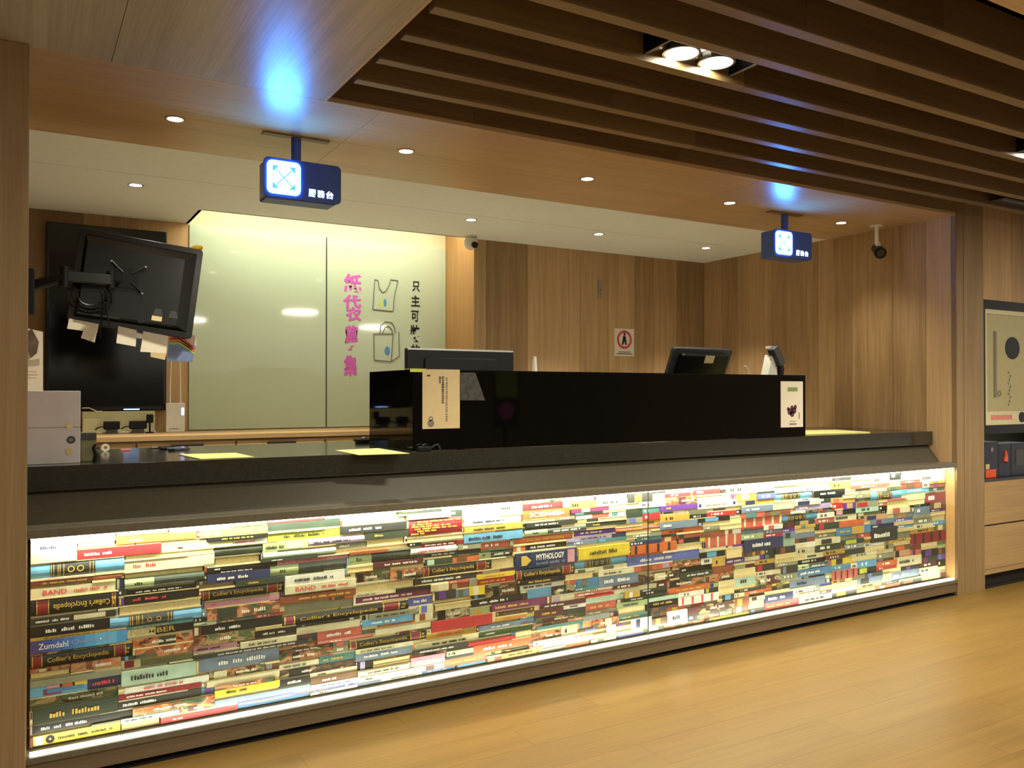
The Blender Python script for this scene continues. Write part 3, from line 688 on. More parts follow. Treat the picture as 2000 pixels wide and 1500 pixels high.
MB().tube([(0, 0, 0), (0, 0, .015), (0, 0, .09)], [.018, .016, .010], 12).build('cone', M['white'], t); MB().disc((0, 0, .09), .010, 12, h=.006).build('tip', M['paper'], t)
# ------------------------------------------------------------------ notices and cameras on the walls
a, b = at(1200, 695, y=YB), at(1238, 643, y=YB)
t = thing('warning_notice', 'white notice with a red ring pictogram on the plank wall', 'notice', ((a.x + b.x) / 2, YB, a.z))
W_, H_ = b.x - a.x, b.z - a.z
MB().box((-W_ / 2, -.003, 0), (W_ / 2, -.0002, H_)).build('sheet', M['paper'], t)
MB().ring((0, -.0045, H_ * .6), .062, .082, 'y', 28, .0012).build('red_ring', M['red'], t)
m = MB(); m.prism([(-.03, .10), (-.012, .10), (.0, .135), (.008, .10), (.026, .10), (.016, .165), (.006, .185), (-.014, .18), (-.02, .15)], -.0045, -.0032, 'y'); m.disc((0, -.0045, .196), .012, 10, 'y', h=.0012)
m.build('figure', M['ink'], t); MB().box((-W_ * .4, -.0042, .015), (W_ * .4, -.0032, .025)).box((-W_ * .3, -.0042, .032), (W_ * .3, -.0032, .040)).build('print', M['grey'], t)
a, b = at(1169, 582, y=YB), at(1174, 548, y=YB)
t = thing('door_bell_plate', 'slim metal plate fixed upright high on the plank wall', 'plate', (a.x, YB, a.z))
MB().box((-.006, -.012, 0), (.026, -.0002, b.z - a.z)).build('plate', M['metal'], t, bevel=.002); MB().disc((.01, -.015, .07), .006, 10, 'y', h=.003).build('screw', M['dgrey'], t)
# dome camera by the glass
p = at(916, 464, y=YB - .06)
t = thing('dome_camera', 'white ball camera with dark lens at the ceiling beside the glass panel', 'camera', (p.x, YB - .09, Z0))
MB().disc((0, 0, -.012), .05, 20, h=.012).build('base', M['white'], t)
me = bpy.data.meshes.new('ball'); bm = bmesh.new(); bmesh.ops.create_uvsphere(bm, u_segments=20, v_segments=12, radius=.055, matrix=Matrix.Translation((0, 0, -.055))); bm.to_mesh(me); bm.free(); me.materials.append(M['white'])
for q in me.polygons: q.use_smooth = True
link('ball', me, t)
MB().tube([(.005, -.035, -.068), (.008, -.062, -.080)], .026, 14).build('lens', M['blackg'], t)
# bullet camera
p = at(1716, 449, z=Z0)
t = thing('bullet_camera', 'dark bullet camera hanging on a white stem near the wall corner', 'camera', (p.x - .16, p.y - .1, Z0))
MB().disc((0, 0, -.008), .048, 18, h=.008).build('base', M['white'], t)
MB().tube([(0, 0, -.008), (0, 0, -.14)], .014, 10).build('stem', M['white'], t); MB().tube([(0, 0, -.12), (.02, 0, -.15)], .018, 10).build('knuckle', M['white'], t)
ax = Vector((-.62, -.70, -.42)).normalized(); c = Vector((.02, .0, -.185))
MB().tube([c - ax * .07, c + ax * .045], .038, 18).build('body', M['dgrey'], t, smooth=True)
MB().tube([c + ax * .045, c + ax * .068], [.042, .042], 18).build('hood', M['blackm'], t); MB().tube([c + ax * .0685, c + ax * .071], .026, 16).build('lens', M['blackg'], t)
# ------------------------------------------------------------------ display unit in the wall beyond the post
du = thing('display_unit', 'tall wall unit with framed cream board, open shelf and two drawers', 'cabinet', (6.65, .1, 0))
dl = Vector(du.location)
def dpart(name, mb, mat, **k): o = mb.build(name, mat, du, **k); o.location = -dl; return o
DX0, DX1 = 5.903, 7.40
dpart('frame', MB().box((DX0, -.004, 1.997), (DX1, .05, 2.060)).box((DX0, -.004, 1.100), (DX1, .05, 1.162)).box((DX0, -.004, 1.162), (DX0 + .018, .05, 1.997)).box((DX1 - .018, -.004, 1.162), (DX1, .05, 1.997)), M['blackm'])
dpart('board_frame', MB().box((DX0 + .019, .004, 1.163), (DX0 + .05, .03, 1.996)).box((DX0 + .05, .004, 1.963), (DX1 - .02, .03, 1.996)).box((DX0 + .05, .004, 1.163), (DX1 - .02, .03, 1.26)), M['boardl'])
bd = dpart('board', MB().box((DX0 + .051, .012, 1.261), (DX1 - .02, .03, 1.962)), M['board'])
pp = at(1978, 680, y=.008)
o = MB().disc((0, 0, 0), .082, 28, 'y', h=.004, sx=1.12).build('dark_disc', M['blackm'], bd, (pp.x, .0075, pp.z))
o = MB().box((6.05, .0085, 1.36), (6.085, .0118, 1.84)).build('scale_mark', M['grey'], bd)
MB().ring((6.12, .0085, 1.39), .014, .022, 'y', 16, .002).build('ring_mark', M['grey'], bd)
m = MB()
for k in range(10): m.box((6.235 + .012 * (k % 3), .0085, 1.30 + .026 * k), (6.245 + .012 * (k % 3), .0115, 1.318 + .026 * k))
m.build('writing_mark', M['grey'], bd)
o = MB().box((6.0, .0015, 1.20), (6.27, .0038, 1.235)).build('pink_strip', plain('pink_label', srgb(214, 130, 120), .6), bd)
o = MB().disc((6.40, 0.0008, 1.215), .04, 14, 'y', h=.003).build('dark_patch', M['blackm'], bd)
dpart('shelf_box', MB().box((DX0, .38, .775), (DX1, .40, 1.099)).box((DX0, .0, .760), (DX1, .38, .775)).box((DX0, .02, .776), (DX0 + .01, .38, 1.099)).box((DX1 - .01, .02, .776), (DX1, .38, 1.099)), M['dgrey'])
for z0, z1 in ((.452, .757), (.135, .442)):
    dw = dpart('drawer', MB().box((DX0 + .003, .0, z0), (DX1 - .003, .02, z1)), M['cab'], bevel=.003)
    MB().box((DX0 + .02, .005, z1 + .0005), (DX1 - .02, .02, z1 + .006)).build('finger_groove', M['void'], dw)
dpart('carcass', MB().box((DX0, .021, .12), (DX1, .38, .758)), M['cab']); dpart('bottom_rail', MB().box((DX0, -.002, .10), (DX1, .02, .133)), M['cab'])
dpart('toe_kick', MB().box((DX0, .06, 0), (DX1, .08, .12)), M['void'])
# packs on the open shelf
navy = plain('navy_card', srgb(38, 40, 58), .5, var=.25, scale=18)
for k, (u0, u1, v0, n) in enumerate(((1924, 1950, 862, 'dark navy pack with a pale face print and red corner on the open shelf'), (1951, 1974, 866, 'dark pack with small orange figure print on the open shelf'), (1975, 2010, 864, 'dark mottled pack on the open shelf, cut by the photo edge'))):
    a, b = at(u0, 936, y=.06), at(u1, v0, y=.06)
    a.x = max(a.x, DX0 + .012)
    t = thing('boxed_pack', n, 'box', ((a.x + b.x) / 2, .14, .776), group='packs on the open shelf'); hw_ = (b.x - a.x) / 2 - .002; H_ = b.z - .776
    MB().box((-hw_, -.08, 0), (hw_, .08, H_)).build('carton', navy, t, bevel=.003)
    if k == 0:
        MB().box((-hw_ + .002, -.0825, .002), (hw_ * .6, -.0805, .06)).build('print', M['orangep'], t); MB().disc((0.0, -.083, H_ * .78), .018, 12, 'y', h=.002).build('pale_print', M['grey'], t)
        MB().box((-hw_ + .004, -.083, .065), (-hw_ * .4, -.0805, .10)).build('pale_print', M['tan'], t)
    if k == 1: MB().tube([(0, -.082, H_ * .45), (.012, -.082, H_ * .62), (.005, -.082, H_ * .78)], [.02, .014, .008], 8).build('print', M['orangep'], t)
    if k == 2: MB().box((-hw_ * .5, -.0825, H_ * .3), (hw_ * .6, -.0805, H_ * .8)).build('print', M['dgrey'], t)
# ------------------------------------------------------------------ poster stand in the hall, mirrored in the black riser
PY = -2.3; my = 2 * RY - PY
a, b = at(962, 832, y=my), at(1016, 728, y=my)
t = thing('poster_stand', 'dark poster stand in the hall, seen only mirrored in the black riser', 'stand', ((a.x + b.x) / 2, PY, 0), (R(-0), 0, 0))
hw_ = (b.x - a.x) / 2 - .01
MB().tube([(0, -.03, .01), (0, -.03, 1.3)], .015, 8).build('pole', M['blackm'], t); MB().disc((0, -.03, 0), .16, 24, h=.012).build('foot', M['blackm'], t)
MB().box((-hw_, -.012, a.z - .02), (hw_, .0, b.z + .05)).build('board', M['dgrey'], t)
MB().box((-hw_ + .02, .0005, a.z + .24), (hw_ - .02, .003, b.z + .03)).build('green_picture', M['limep'], t)
MB().disc((0, .0005, a.z + .13), .075, 20, 'y', h=.003).build('plum_picture', M['pink'], t)

# ------------------------------------------------------------------ books stacked behind the glass
PAL = dict(white=(226, 222, 206), cream=(220, 208, 164), page=(206, 184, 126), tan=(190, 156, 100), buff=(212, 196, 150), orange=(214, 98, 44), red=(196, 40, 44),
    coral=(206, 92, 76), crimson=(150, 30, 40), maroon=(92, 40, 44), plum=(128, 44, 92), purple=(98, 48, 150), lilac=(170, 150, 190), pink=(206, 140, 160), navy=(40, 50, 96),
    blue=(70, 130, 180), sky=(90, 160, 205), periwinkle=(90, 104, 190), slate=(110, 130, 155), teal=(70, 130, 130), mint=(176, 206, 180), green=(74, 104, 66), lime=(190, 196, 50),
    palegreen=(162, 180, 118), olive=(112, 112, 76), greyolive=(142, 140, 112), dgreen=(50, 64, 50), black=(26, 26, 26), charcoal=(52, 52, 50), grey=(140, 142, 138), yellow=(226, 196, 40),
    gold=(206, 160, 60), brown=(112, 74, 46), rust=(150, 74, 44), cyan=(70, 170, 205), dkbrown=(60, 44, 36), peach=(206, 150, 104))
NAME = dict(white='white', cream='cream', page='page edged', tan='tan', buff='buff', orange='orange', red='bright red', coral='coral', crimson='crimson', maroon='maroon', plum='plum', purple='purple',
    lilac='lilac', pink='pink', navy='navy', blue='blue', sky='sky blue', periwinkle='violet blue', slate='slate blue', teal='teal', mint='mint', green='green', lime='lime yellow', palegreen='pale green',
    olive='olive', greyolive='grey olive', dgreen='dark green', black='black', charcoal='charcoal', grey='grey', yellow='yellow', gold='golden', brown='brown', rust='rust', cyan='cyan', dkbrown='dark brown', peach='peach')
PAL = {k: tuple((x * .85 + (sum(c) / 3) * .15) * .90 for x in c) for k, c in PAL.items()}
BM = {k: plain('cover_' + k, srgb(*c), .42, var=.12, scale=22) for k, c in PAL.items()}
BM['pages'] = plain('page_edges', srgb(206, 186, 134), .8, var=.14, scale=120)
GOLD = plain('gold_lettering', srgb(196, 162, 70), .5)
def picture(name, cols, seed):
    m, N, L, b = nt(name); b.inputs['Roughness'].default_value = .4
    t = N.new('ShaderNodeTexCoord'); oi = N.new('ShaderNodeObjectInfo'); mp = N.new('ShaderNodeMapping'); mp.inputs['Scale'].default_value = (13, 1, 26)
    ad = N.new('ShaderNodeVectorMath'); ad.operation = 'ADD'; ml = N.new('ShaderNodeMath'); ml.operation = 'MULTIPLY'; ml.inputs[1].default_value = 40
    n = N.new('ShaderNodeTexNoise'); n.inputs['Scale'].default_value = 1; n.inputs['Detail'].default_value = 3; n.inputs['Distortion'].default_value = .8
    L.new(oi.outputs['Random'], ml.inputs[0]); L.new(t.outputs['Object'], mp.inputs[0]); L.new(mp.outputs[0], ad.inputs[0]); L.new(ml.outputs[0], ad.inputs[1]); L.new(ad.outputs[0], n.inputs['Vector'])
    r = N.new('ShaderNodeValToRGB'); r.color_ramp.interpolation = 'EASE'
    ps = [.30 + .40 * k / (len(cols) - 1) for k in range(len(cols))]
    while len(r.color_ramp.elements) < len(cols): r.color_ramp.elements.new(.5)
    for e, p_, c in zip(r.color_ramp.elements, ps, cols): e.position = p_; e.color = (*srgb(*PAL[c]), 1)
    L.new(n.outputs[0], r.inputs[0]); L.new(r.outputs[0], b.inputs['Base Color']); return m
PICS = [picture('picture_spine_warm', ('black', 'green', 'rust', 'peach', 'orange', 'dkbrown'), 1), picture('picture_spine_green', ('dkbrown', 'olive', 'green', 'tan', 'rust', 'charcoal'), 2),
        picture('picture_spine_dark', ('black', 'charcoal', 'brown', 'black', 'tan', 'greyolive'), 3), picture('picture_spine_grey', ('charcoal', 'greyolive', 'buff', 'olive', 'brown', 'black'), 4)]
INKS = dict(w=M['white'], k=M['ink'], g=GOLD, r=M['red'], b=BM['navy'])
# crop, x0, x1, top, bottom (at the left end), colour, style, lettering ink, text
D = '''
1 145 425 185 235 white p b
1 145 425 235 292 cream p
1 145 640 140 184 white p b
1 645 1095 140 182 orange p w
1 1110 1500 105 152 olive p w
1 1500 1900 70 112 dgreen p
1 1500 1895 120 172 lime p k
1 430 895 212 265 red p w
1 150 695 297 380 sky B k
1 150 685 390 426 rust h g
1 150 650 435 490 cream p r BAND
1 160 655 495 592 black C g ~Collier's_Encyclopedia
1 165 650 600 640 charcoal Q w
1 165 610 645 708 black p w
1 165 705 722 795 purple Z w Zumdahl
1 175 745 812 885 black C g Collier's_Encyclopedia
1 165 385 905 942 tan g
1 388 670 850 900 rust F
1 165 670 945 982 greyolive p
1 160 670 985 1050 navy R r
1 170 665 1052 1100 olive F
1 180 665 1105 1190 dgreen p g
1 180 735 1198 1246 black p w
1 190 680 1262 1312 yellow Y k
1 900 1300 190 225 cream p k
1 700 1195 237 272 page g
1 700 1195 280 335 cream p r
1 690 1145 345 380 palegreen g
1 700 1145 380 432 dgreen G k
1 705 1090 440 467 black p w
1 700 1110 470 520 black p r
1 665 1120 530 580 page g
1 615 1125 592 655 sky B k
1 710 1075 658 708 black N g NUMBER
1 745 1080 712 765 rust F
1 1080 1425 697 760 green F
1 750 1190 768 822 brown F
1 875 1330 790 822 pink p k
1 790 1100 830 862 olive p
1 670 1100 893 978 mint p k
1 690 1165 983 1022 white p r
1 665 1120 1022 1052 crimson p w
1 665 1120 1062 1106 charcoal p w
1 665 1190 1112 1152 rust F
1 680 890 1180 1222 tan g
1 890 1320 1152 1196 red p w
1 1195 1470 205 252 dgreen h k
1 1470 1725 180 222 palegreen Q k
1 1195 1460 260 302 buff g
1 1465 1870 232 264 mint h
1 1150 1550 312 336 black p w
1 1150 1505 352 402 navy p w
1 1555 1945 272 300 pink p r
1 1505 1940 306 366 dgreen G k
1 1080 1320 402 436 tan g
1 1320 1590 383 416 dgreen p g
1 1110 1590 438 505 black C g Collier's_Encyclopedia
1 1590 1980 415 462 cream p r BAND
1 1140 1560 506 542 pink p r
1 1565 1980 478 515 rust p g
1 1150 1590 545 612 brown F
1 1130 1570 637 690 black p w
1 1590 1970 525 575 greyolive p
1 1570 2285 588 642 black C g Collier's_Encyclopedia
1 1230 1660 698 738 black p w
1 1660 2010 645 688 cream p
1 1340 1670 732 765 cream p k
1 1050 1700 777 832 charcoal p w
1 1110 1560 828 897 slate p w
1 1170 1480 893 940 olive F
1 1560 1860 798 850 rust F
1 1150 1560 950 985 buff p
1 1170 1560 1003 1040 yellow p k
1 1200 1730 1050 1086 slate p w
1 1330 1735 1084 1118 sky p
1 1740 2000 1030 1062 white p k
1 1560 2000 960 1000 brown p w
1 1560 1990 890 935 dkbrown F
2 200 550 195 222 cream g
2 190 555 224 266 charcoal p w
2 565 865 188 284 crimson T g
2 875 1195 186 226 white p b
2 875 1200 230 264 gold p k
2 1200 1465 138 188 orange p w SCIENCE
2 1470 1690 128 152 plum p
2 1220 1490 206 236 charcoal p w
2 1490 1690 163 192 coral p k
2 0 325 298 335 lilac h k
2 335 545 298 340 cream g
2 550 870 288 318 buff g
2 880 1205 270 318 sky p k
2 1215 1560 248 278 dgreen G w
2 1560 1780 205 232 dgreen p g
2 1490 1720 253 284 purple p w
2 1720 1970 235 262 coral h g
2 1490 1705 288 308 lilac p k
2 1500 1840 328 348 cream g
2 1510 1795 348 412 yellow p k
2 1805 2060 335 385 orange S k
2 160 570 345 378 tan g
2 580 835 348 386 white h r
2 640 870 322 342 crimson p w
2 840 965 328 358 greyolive p k
2 970 1130 320 352 coral p g
2 1155 1485 292 328 orange h g
2 1220 1450 330 362 dkbrown p w
2 225 580 385 444 dgreen G k
2 0 220 450 492 dgreen p
2 188 365 458 488 gold g
2 370 650 428 458 maroon p w
2 810 960 400 428 orange p
2 660 970 374 400 charcoal p w
2 650 1030 453 508 black C g Collier's_Encyclopedia
2 1035 1165 408 468 page g
2 1165 1505 378 466 navy A w
2 1160 1490 472 532 black C g Collier's_Encyclopedia
2 1490 1790 423 468 sky B k
2 1790 2190 398 450 periwinkle p w
2 465 645 470 526 tan F
2 265 460 490 540 olive F
2 610 945 520 556 charcoal p w
2 945 1155 520 555 red p g
2 950 1150 495 518 yellow p r
2 270 600 555 605 page g
2 690 790 550 586 cream p
2 790 905 548 578 rust F
2 265 685 625 660 plum p w
2 715 835 588 640 charcoal Q w
2 835 985 570 622 yellow p k
2 985 1190 568 628 dkbrown F
2 1230 1360 578 632 sky p
2 1360 1490 560 612 charcoal F
2 1500 1625 518 570 blue K w
2 1625 1845 508 566 slate p w
2 1850 2080 498 542 dgreen F
2 1490 1705 600 622 coral h w
2 1710 1955 575 602 cream p
2 920 1200 632 676 black p w
2 340 610 718 748 greyolive p k
2 410 560 650 690 rust F
2 620 705 668 712 cream p
2 715 915 663 695 page g
2 700 910 698 758 buff F
2 1030 1335 658 702 plum p g
2 890 1020 690 722 palegreen F
2 0 345 775 812 cream p
2 1560 1770 628 662 mint p
2 1770 1990 628 648 dgreen p w
2 1050 1265 702 732 brown O g
2 1050 1260 734 756 gold p r
2 390 605 773 792 orange p g
2 380 690 800 832 cream p
2 665 1035 765 820 red p
2 665 950 828 862 gold p r
2 960 1270 785 812 slate p w
2 960 1260 818 852 green p w
2 1280 1560 745 772 gold F
2 1270 1430 698 738 maroon p g
2 1430 1560 690 730 charcoal F
2 60 370 868 888 coral h w
2 235 665 868 922 black C g Collier's_Encyclopedia
2 610 955 880 912 cream p k
2 1280 1535 788 806 teal p
2 900 1160 876 895 red p
2 930 1250 893 942 orange p w
2 1260 1510 868 890 white O r
2 200 590 950 992 slate p w
2 590 900 910 942 charcoal p w
2 370 580 978 1004 tan g
2 555 770 962 1012 pink p w
2 780 925 922 952 cream p
2 120 545 1010 1058 black p w
2 1080 1310 935 958 gold p k
2 1320 1605 880 906 lilac p w
2 665 1000 988 1030 orange p g
2 1000 1080 960 992 rust F
2 1440 1570 898 932 orange p w
2 1130 1430 958 992 mint p k
2 840 1130 1000 1036 sky O r
2 1735 1875 848 876 periwinkle p w
2 1580 1725 860 902 cream p
2 640 830 1048 1082 blue p w
2 410 640 1078 1112 white p b
2 60 400 1138 1170 white p r
2 300 655 1070 1098 cream p k
2 0 300 1108 1140 white p b
2 1360 1490 622 650 cream p k
2 1300 1560 655 690 maroon p w
2 1810 1925 745 800 white p k
2 1590 1735 745 790 peach F
3 190 330 575 608 cream g
3 350 500 405 428 red p w
3 525 695 378 408 slate p w
3 705 900 308 346 sky B k
3 905 1070 293 326 black p w
3 1200 1360 298 342 sky B k
3 1360 1510 285 308 cyan h w
3 1490 1590 305 355 crimson K g
3 735 925 418 458 sky B k
3 530 730 438 484 coral S w
3 340 530 532 590 coral S w
3 0 100 470 496 orange h g
3 110 330 498 520 orange p k
3 150 310 545 575 black p w
3 540 740 548 610 navy p w
3 1020 1200 483 528 blue K g
3 1200 1340 490 562 charcoal p w
3 450 530 590 642 tan g
3 440 650 650 678 purple Q w
3 240 445 622 655 black p g
3 820 1000 704 742 blue p w
3 780 965 760 802 slate p k
3 970 1130 714 762 coral S k
3 150 360 800 832 orange p g
3 0 140 818 852 black p w
3 650 830 878 922 red p g
3 830 1000 848 888 cream p k
3 540 690 820 838 orange p
3 200 410 850 892 white S r
3 240 490 898 942 dkbrown F
3 360 570 965 992 lime O b
3 140 240 922 988 white p k
3 130 340 1000 1032 rust F
3 1310 1460 718 762 slate p w
3 1410 1590 518 572 crimson S k
3 280 420 288 312 red p w
3 815 1000 368 396 lilac p w
3 1005 1060 358 386 red p
3 535 700 343 368 gold p k
3 300 500 350 388 white O b
3 0 130 350 380 white p
3 1460 1580 205 245 cream h k
3 1100 1300 265 285 coral p w
3 560 700 255 300 white p
3 700 1010 235 265 cream p
3 1340 1470 640 690 buff p k
3 600 740 740 790 greyolive F
'''
CR = {'1': (0, 1000, 2.857), '2': (600, 950, 2.857), '3': (1250, 850, 2.667)}
GX, GZ = .01, .004
CX0, CX1, CZ0, CZ1 = .03, XR - .012, .1135, .8735
NX, NZ = int((CX1 - CX0) / GX), int((CZ1 - CZ0) / GZ)
free = [[True] * NX for _ in range(NZ)]
BK = []
def take(i0, i1, j0, j1, col, st, ink, tx):
    for j in range(j0, j1):
        for i in range(i0, i1): free[j][i] = False
    BK.append([CX0 + i0 * GX, CX0 + i1 * GX, CZ0 + j0 * GZ, CZ0 + j1 * GZ, col, st, ink, tx])
for ln in D.strip().split('\n'):
    q = ln.split(); ox, oy, s = CR[q[0]]
    u0, u1, v0, v1 = ox + float(q[1]) / s, ox + float(q[2]) / s, oy + float(q[3]) / s, oy + float(q[4]) / s
    a = at(u0, v1, y=.075); b = at(u0, v0, y=.075); c = at(u1, v1, y=.075)
    i0, i1 = round((a.x - CX0) / GX), round((c.x - CX0) / GX); j0, j1 = round((a.z - CZ0) / GZ), round((b.z - CZ0) / GZ)
    i0 = max(i0, 0); i1 = min(i1, NX); j0 = max(j0, 0); j1 = min(j1, NZ)
    if j1 - j0 < 3: j1 = min(NZ, j0 + 3)
    while j1 > j0 and sum(free[j1 - 1][i0:i1]) < .5 * (i1 - i0): j1 -= 1
    while j0 < j1 and sum(free[j0][i0:i1]) < .5 * (i1 - i0): j0 += 1
    if j1 - j0 < 3 or i1 - i0 < 4: continue
    ok = lambda i: all(free[j][i] for j in range(j0, j1))
    best = None; i = i0
    while i < i1:
        if ok(i):
            k = i
            while k < i1 and ok(k): k += 1
            if not best or k - i > best[1] - best[0]: best = (i, k)
            i = k
        i += 1
    if not best or best[1] - best[0] < 4: continue
    take(best[0], best[1], j0, j1, q[5], q[6], q[7] if len(q) > 7 else '', q[8].replace('_', ' ') if len(q) > 8 else '')
rb = random.Random(11)
FILL = [('page', 'g', 9), ('buff', 'g', 7), ('tan', 'g', 5), ('cream', 'p', 8), ('white', 'p', 6), ('palegreen', 'p', 3), ('greyolive', 'p', 6), ('olive', 'F', 5), ('dgreen', 'p', 5), ('dgreen', 'G', 2),
        ('black', 'p', 6), ('charcoal', 'F', 5), ('brown', 'F', 4), ('rust', 'F', 4), ('coral', 'p', 4), ('red', 'p', 3), ('orange', 'p', 2), ('slate', 'p', 3), ('sky', 'p', 2), ('navy', 'p', 2),
        ('gold', 'p', 3), ('mint', 'p', 2), ('maroon', 'p', 2), ('lilac', 'p', 1), ('purple', 'p', 1), ('periwinkle', 'p', 1), ('peach', 'F', 2), ('teal', 'p', 1), ('yellow', 'p', 1), ('grey', 'p', 2)]
FW = [f[2] for f in FILL]
for mint_, minl in ((5, 9), (4, 5), (2, 3), (1, 1)):
    for j in range(NZ):
        i = 0
        while i < NX:
            if not free[j][i]: i += 1; continue
            lmax = rb.randint(17, 27); k = i
            while k < NX and k - i < lmax and free[j][k]: k += 1
            if NX - k < 4 and all(free[j][k:NX]): k = NX
            if k - i < minl: i = k + 1; continue
            t_ = j; tmax = rb.choice((5, 6, 7, 7, 8, 9, 10, 12))
            while t_ < NZ and t_ - j < tmax and all(free[t_][i:k]): t_ += 1
            if t_ < NZ and 0 < NZ - t_ < 3 and all(all(free[a][i:k]) for a in range(t_, NZ)): t_ = NZ
            if t_ - j < mint_ and not (mint_ == 1): i = k; continue
            col, st, _ = rb.choices(FILL, FW)[0]
            if t_ - j <= 2 and st != 'g': col, st = rb.choice((('page', 'g'), ('buff', 'g'), ('cream', 'p'), ('olive', 'p')))
            light_ = col in ('white', 'cream', 'buff', 'mint', 'palegreen', 'yellow', 'gold', 'lilac', 'peach')
            take(i, k, j, t_, col, st, rb.choice('kkbr') if light_ else rb.choice('wwg'), '')
            i = k
def area(b):
    u0, v0 = pix((b[0], .07, b[2])); u1, v1 = pix((b[1], .07, b[3])); return abs((u1 - u0) * (v1 - v0))
order = sorted(range(len(BK)), key=lambda n: -area(BK[n]))
real = [n for n in order if BK[n][3] - BK[n][2] > .0075][:300]; rset = set(real)
print('books', len(BK), 'single', len(real), 'smallest px', round(area(BK[real[-1]])))

def front_profile(st, T):
    """(y, z) outline of the cover, spine towards -y"""
    return None
def cover_mb(m, x0, x1, T, dep, yf, st, hard):
    g = .0004
    if st == 'g':     # fore-edge outward: two boards with the page block between
        b = min(.003, T * .16)
        m.box((x0, yf, g), (x1, yf + dep, b)); m.box((x0, yf, T - b - g), (x1, yf + dep, T - g)); return
    if hard:
        n = 5; bul = min(.008, T * .25)
        pts = [(yf + bul - bul * math.sin(math.pi * k / n), g + (T - 2 * g) * k / n) for k in range(n + 1)] + [(yf + dep, T - g), (yf + dep, g)]
        m.prism(pts, x0, x1, 'x')
    else: m.box((x0, yf, g), (x1, yf + dep, T - g))
def dashes(m, x0, x1, z0, z1, y, rnd, rows=1):
    """printed lines too small to read: short bars grouped like words"""
    h = (z1 - z0) / rows
    for r_ in range(rows):
        x = x0 + rnd.uniform(0, .2) * (x1 - x0) * (r_ > 0)
        while x < x1:
            gap = h * .2
            for _ in range(rnd.randint(4, 10)):
                if x + h * .30 > x1: break
                zz = z0 + r_ * h + h * .14; m.box((x, y - .0007, zz), (x + h * rnd.uniform(.20, .32), y, zz + h * rnd.uniform(.45, .74))); x += h * .40
            x += h * rnd.uniform(.3, 1.0)
            if rnd.random() < .12: break
used_labels = {}
def zone(x):
    u = pix((x, .07, .5))[0]
    return 'beside the wooden post' if u < 250 else 'near the wooden post' if u < 450 else 'well before the pane joint' if u < 800 else 'before the pane joint' if u < 1130 else 'around the pane joint' if u < 1330 else 'past the pane joint' if u < 1560 else 'at the far lit end'
def level(z):
    f = (z - CZ0) / (CZ1 - CZ0)
    return 'in the top layer' if f > .90 else 'high in the stack' if f > .72 else 'in the upper half' if f > .5 else 'in the lower half' if f > .28 else 'low in the stack' if f > .10 else 'in the bottom layer'
def neighbour(b, up):
    xm = (b[0] + b[1]) / 2; z = b[3] + .003 if up else b[2] - .003
    for c in BK:
        if c[0] <= xm < c[1] and c[2] <= z < c[3]: return NAME[c[4]]
    return None
STYLE = dict(p='book', h='hardback with rounded spine', g='book showing its page edges', C='encyclopedia volume with red panels and gold title', B='hardback with dark ornate band', Z='book fading to light blue',
    Q='book with pale label', F='book with mottled picture spine', R='book with rainbow coloured end', Y='book with black round mark', G='book with pale green end', N='book with cream end and gold title',
    T='thick book with fine gold text', A='thick book with golden emblem', S='book with pale stripes', O='book with small round marks', K='book with contrasting block')
def label_for(b):
    core = NAME[b[4]] + ' ' + (STYLE[b[5]] if b[5] != 'g' else 'book showing its page edges')
    if b[5] == 'g': core = {'page': 'yellowish', 'buff': 'pale', 'tan': 'tan', 'cream': 'cream', 'palegreen': 'greenish', 'gold': 'golden'}.get(b[4], NAME[b[4]]) + ' book showing its page edges'
    if b[1] - b[0] < .13: core = 'short ' + core
    elif b[3] - b[2] > .046: core = 'thick ' + core if 'thick' not in core else core
    elif b[3] - b[2] < .02: core = 'thin ' + core
    up, dn = neighbour(b, True), neighbour(b, False)
    ad = (' under the ' + up + ' one') if up else ' under the counter ledge'
    ad2 = (' on the ' + dn + ' one') if dn else ' on the lit sill'
    inkn = {'w': 'white', 'k': 'black', 'g': 'gold', 'r': 'red', 'b': 'blue'}.get(b[6], '')
    for opt in (level(b[2]) + ' ' + zone(b[0]), 'lying' + ad + ', ' + zone(b[0]), 'lying' + ad2 + ', ' + zone(b[0]), 'lying' + ad + ' and' + ad2, 'between ' + str(up or 'ledge') + ' and ' + str(dn or 'sill') + ', ' + level(b[2]) + ' ' + zone(b[0])):
        s = core + ' ' + opt
        if len(s.split()) <= 16 and s not in used_labels: used_labels[s] = 1; return s
    lf_ = [c for c in BK if abs(c[1] - b[0]) < .03 and c[2] < (b[2] + b[3]) / 2 < c[3]]
    rg_ = [c for c in BK if abs(c[0] - b[1]) < .03 and c[2] < (b[2] + b[3]) / 2 < c[3]]
    short = NAME[b[4]] + ' book'
    for c, ww in [(c, 'right after') for c in lf_] + [(c, 'just before') for c in rg_]:
        for tail in (level(b[2]) + ' ' + zone(b[0]), ad.strip() + ' ' + zone(b[0]), ad2.strip() + ' ' + zone(b[0])):
            s = short + ' ' + ww + ' a ' + NAME[c[4]] + ' one ' + tail
            if len(s.split()) <= 16 and s not in used_labels: used_labels[s] = 1; return s
    s = core + ' ' + level(b[2]); used_labels[s] = 1; return s
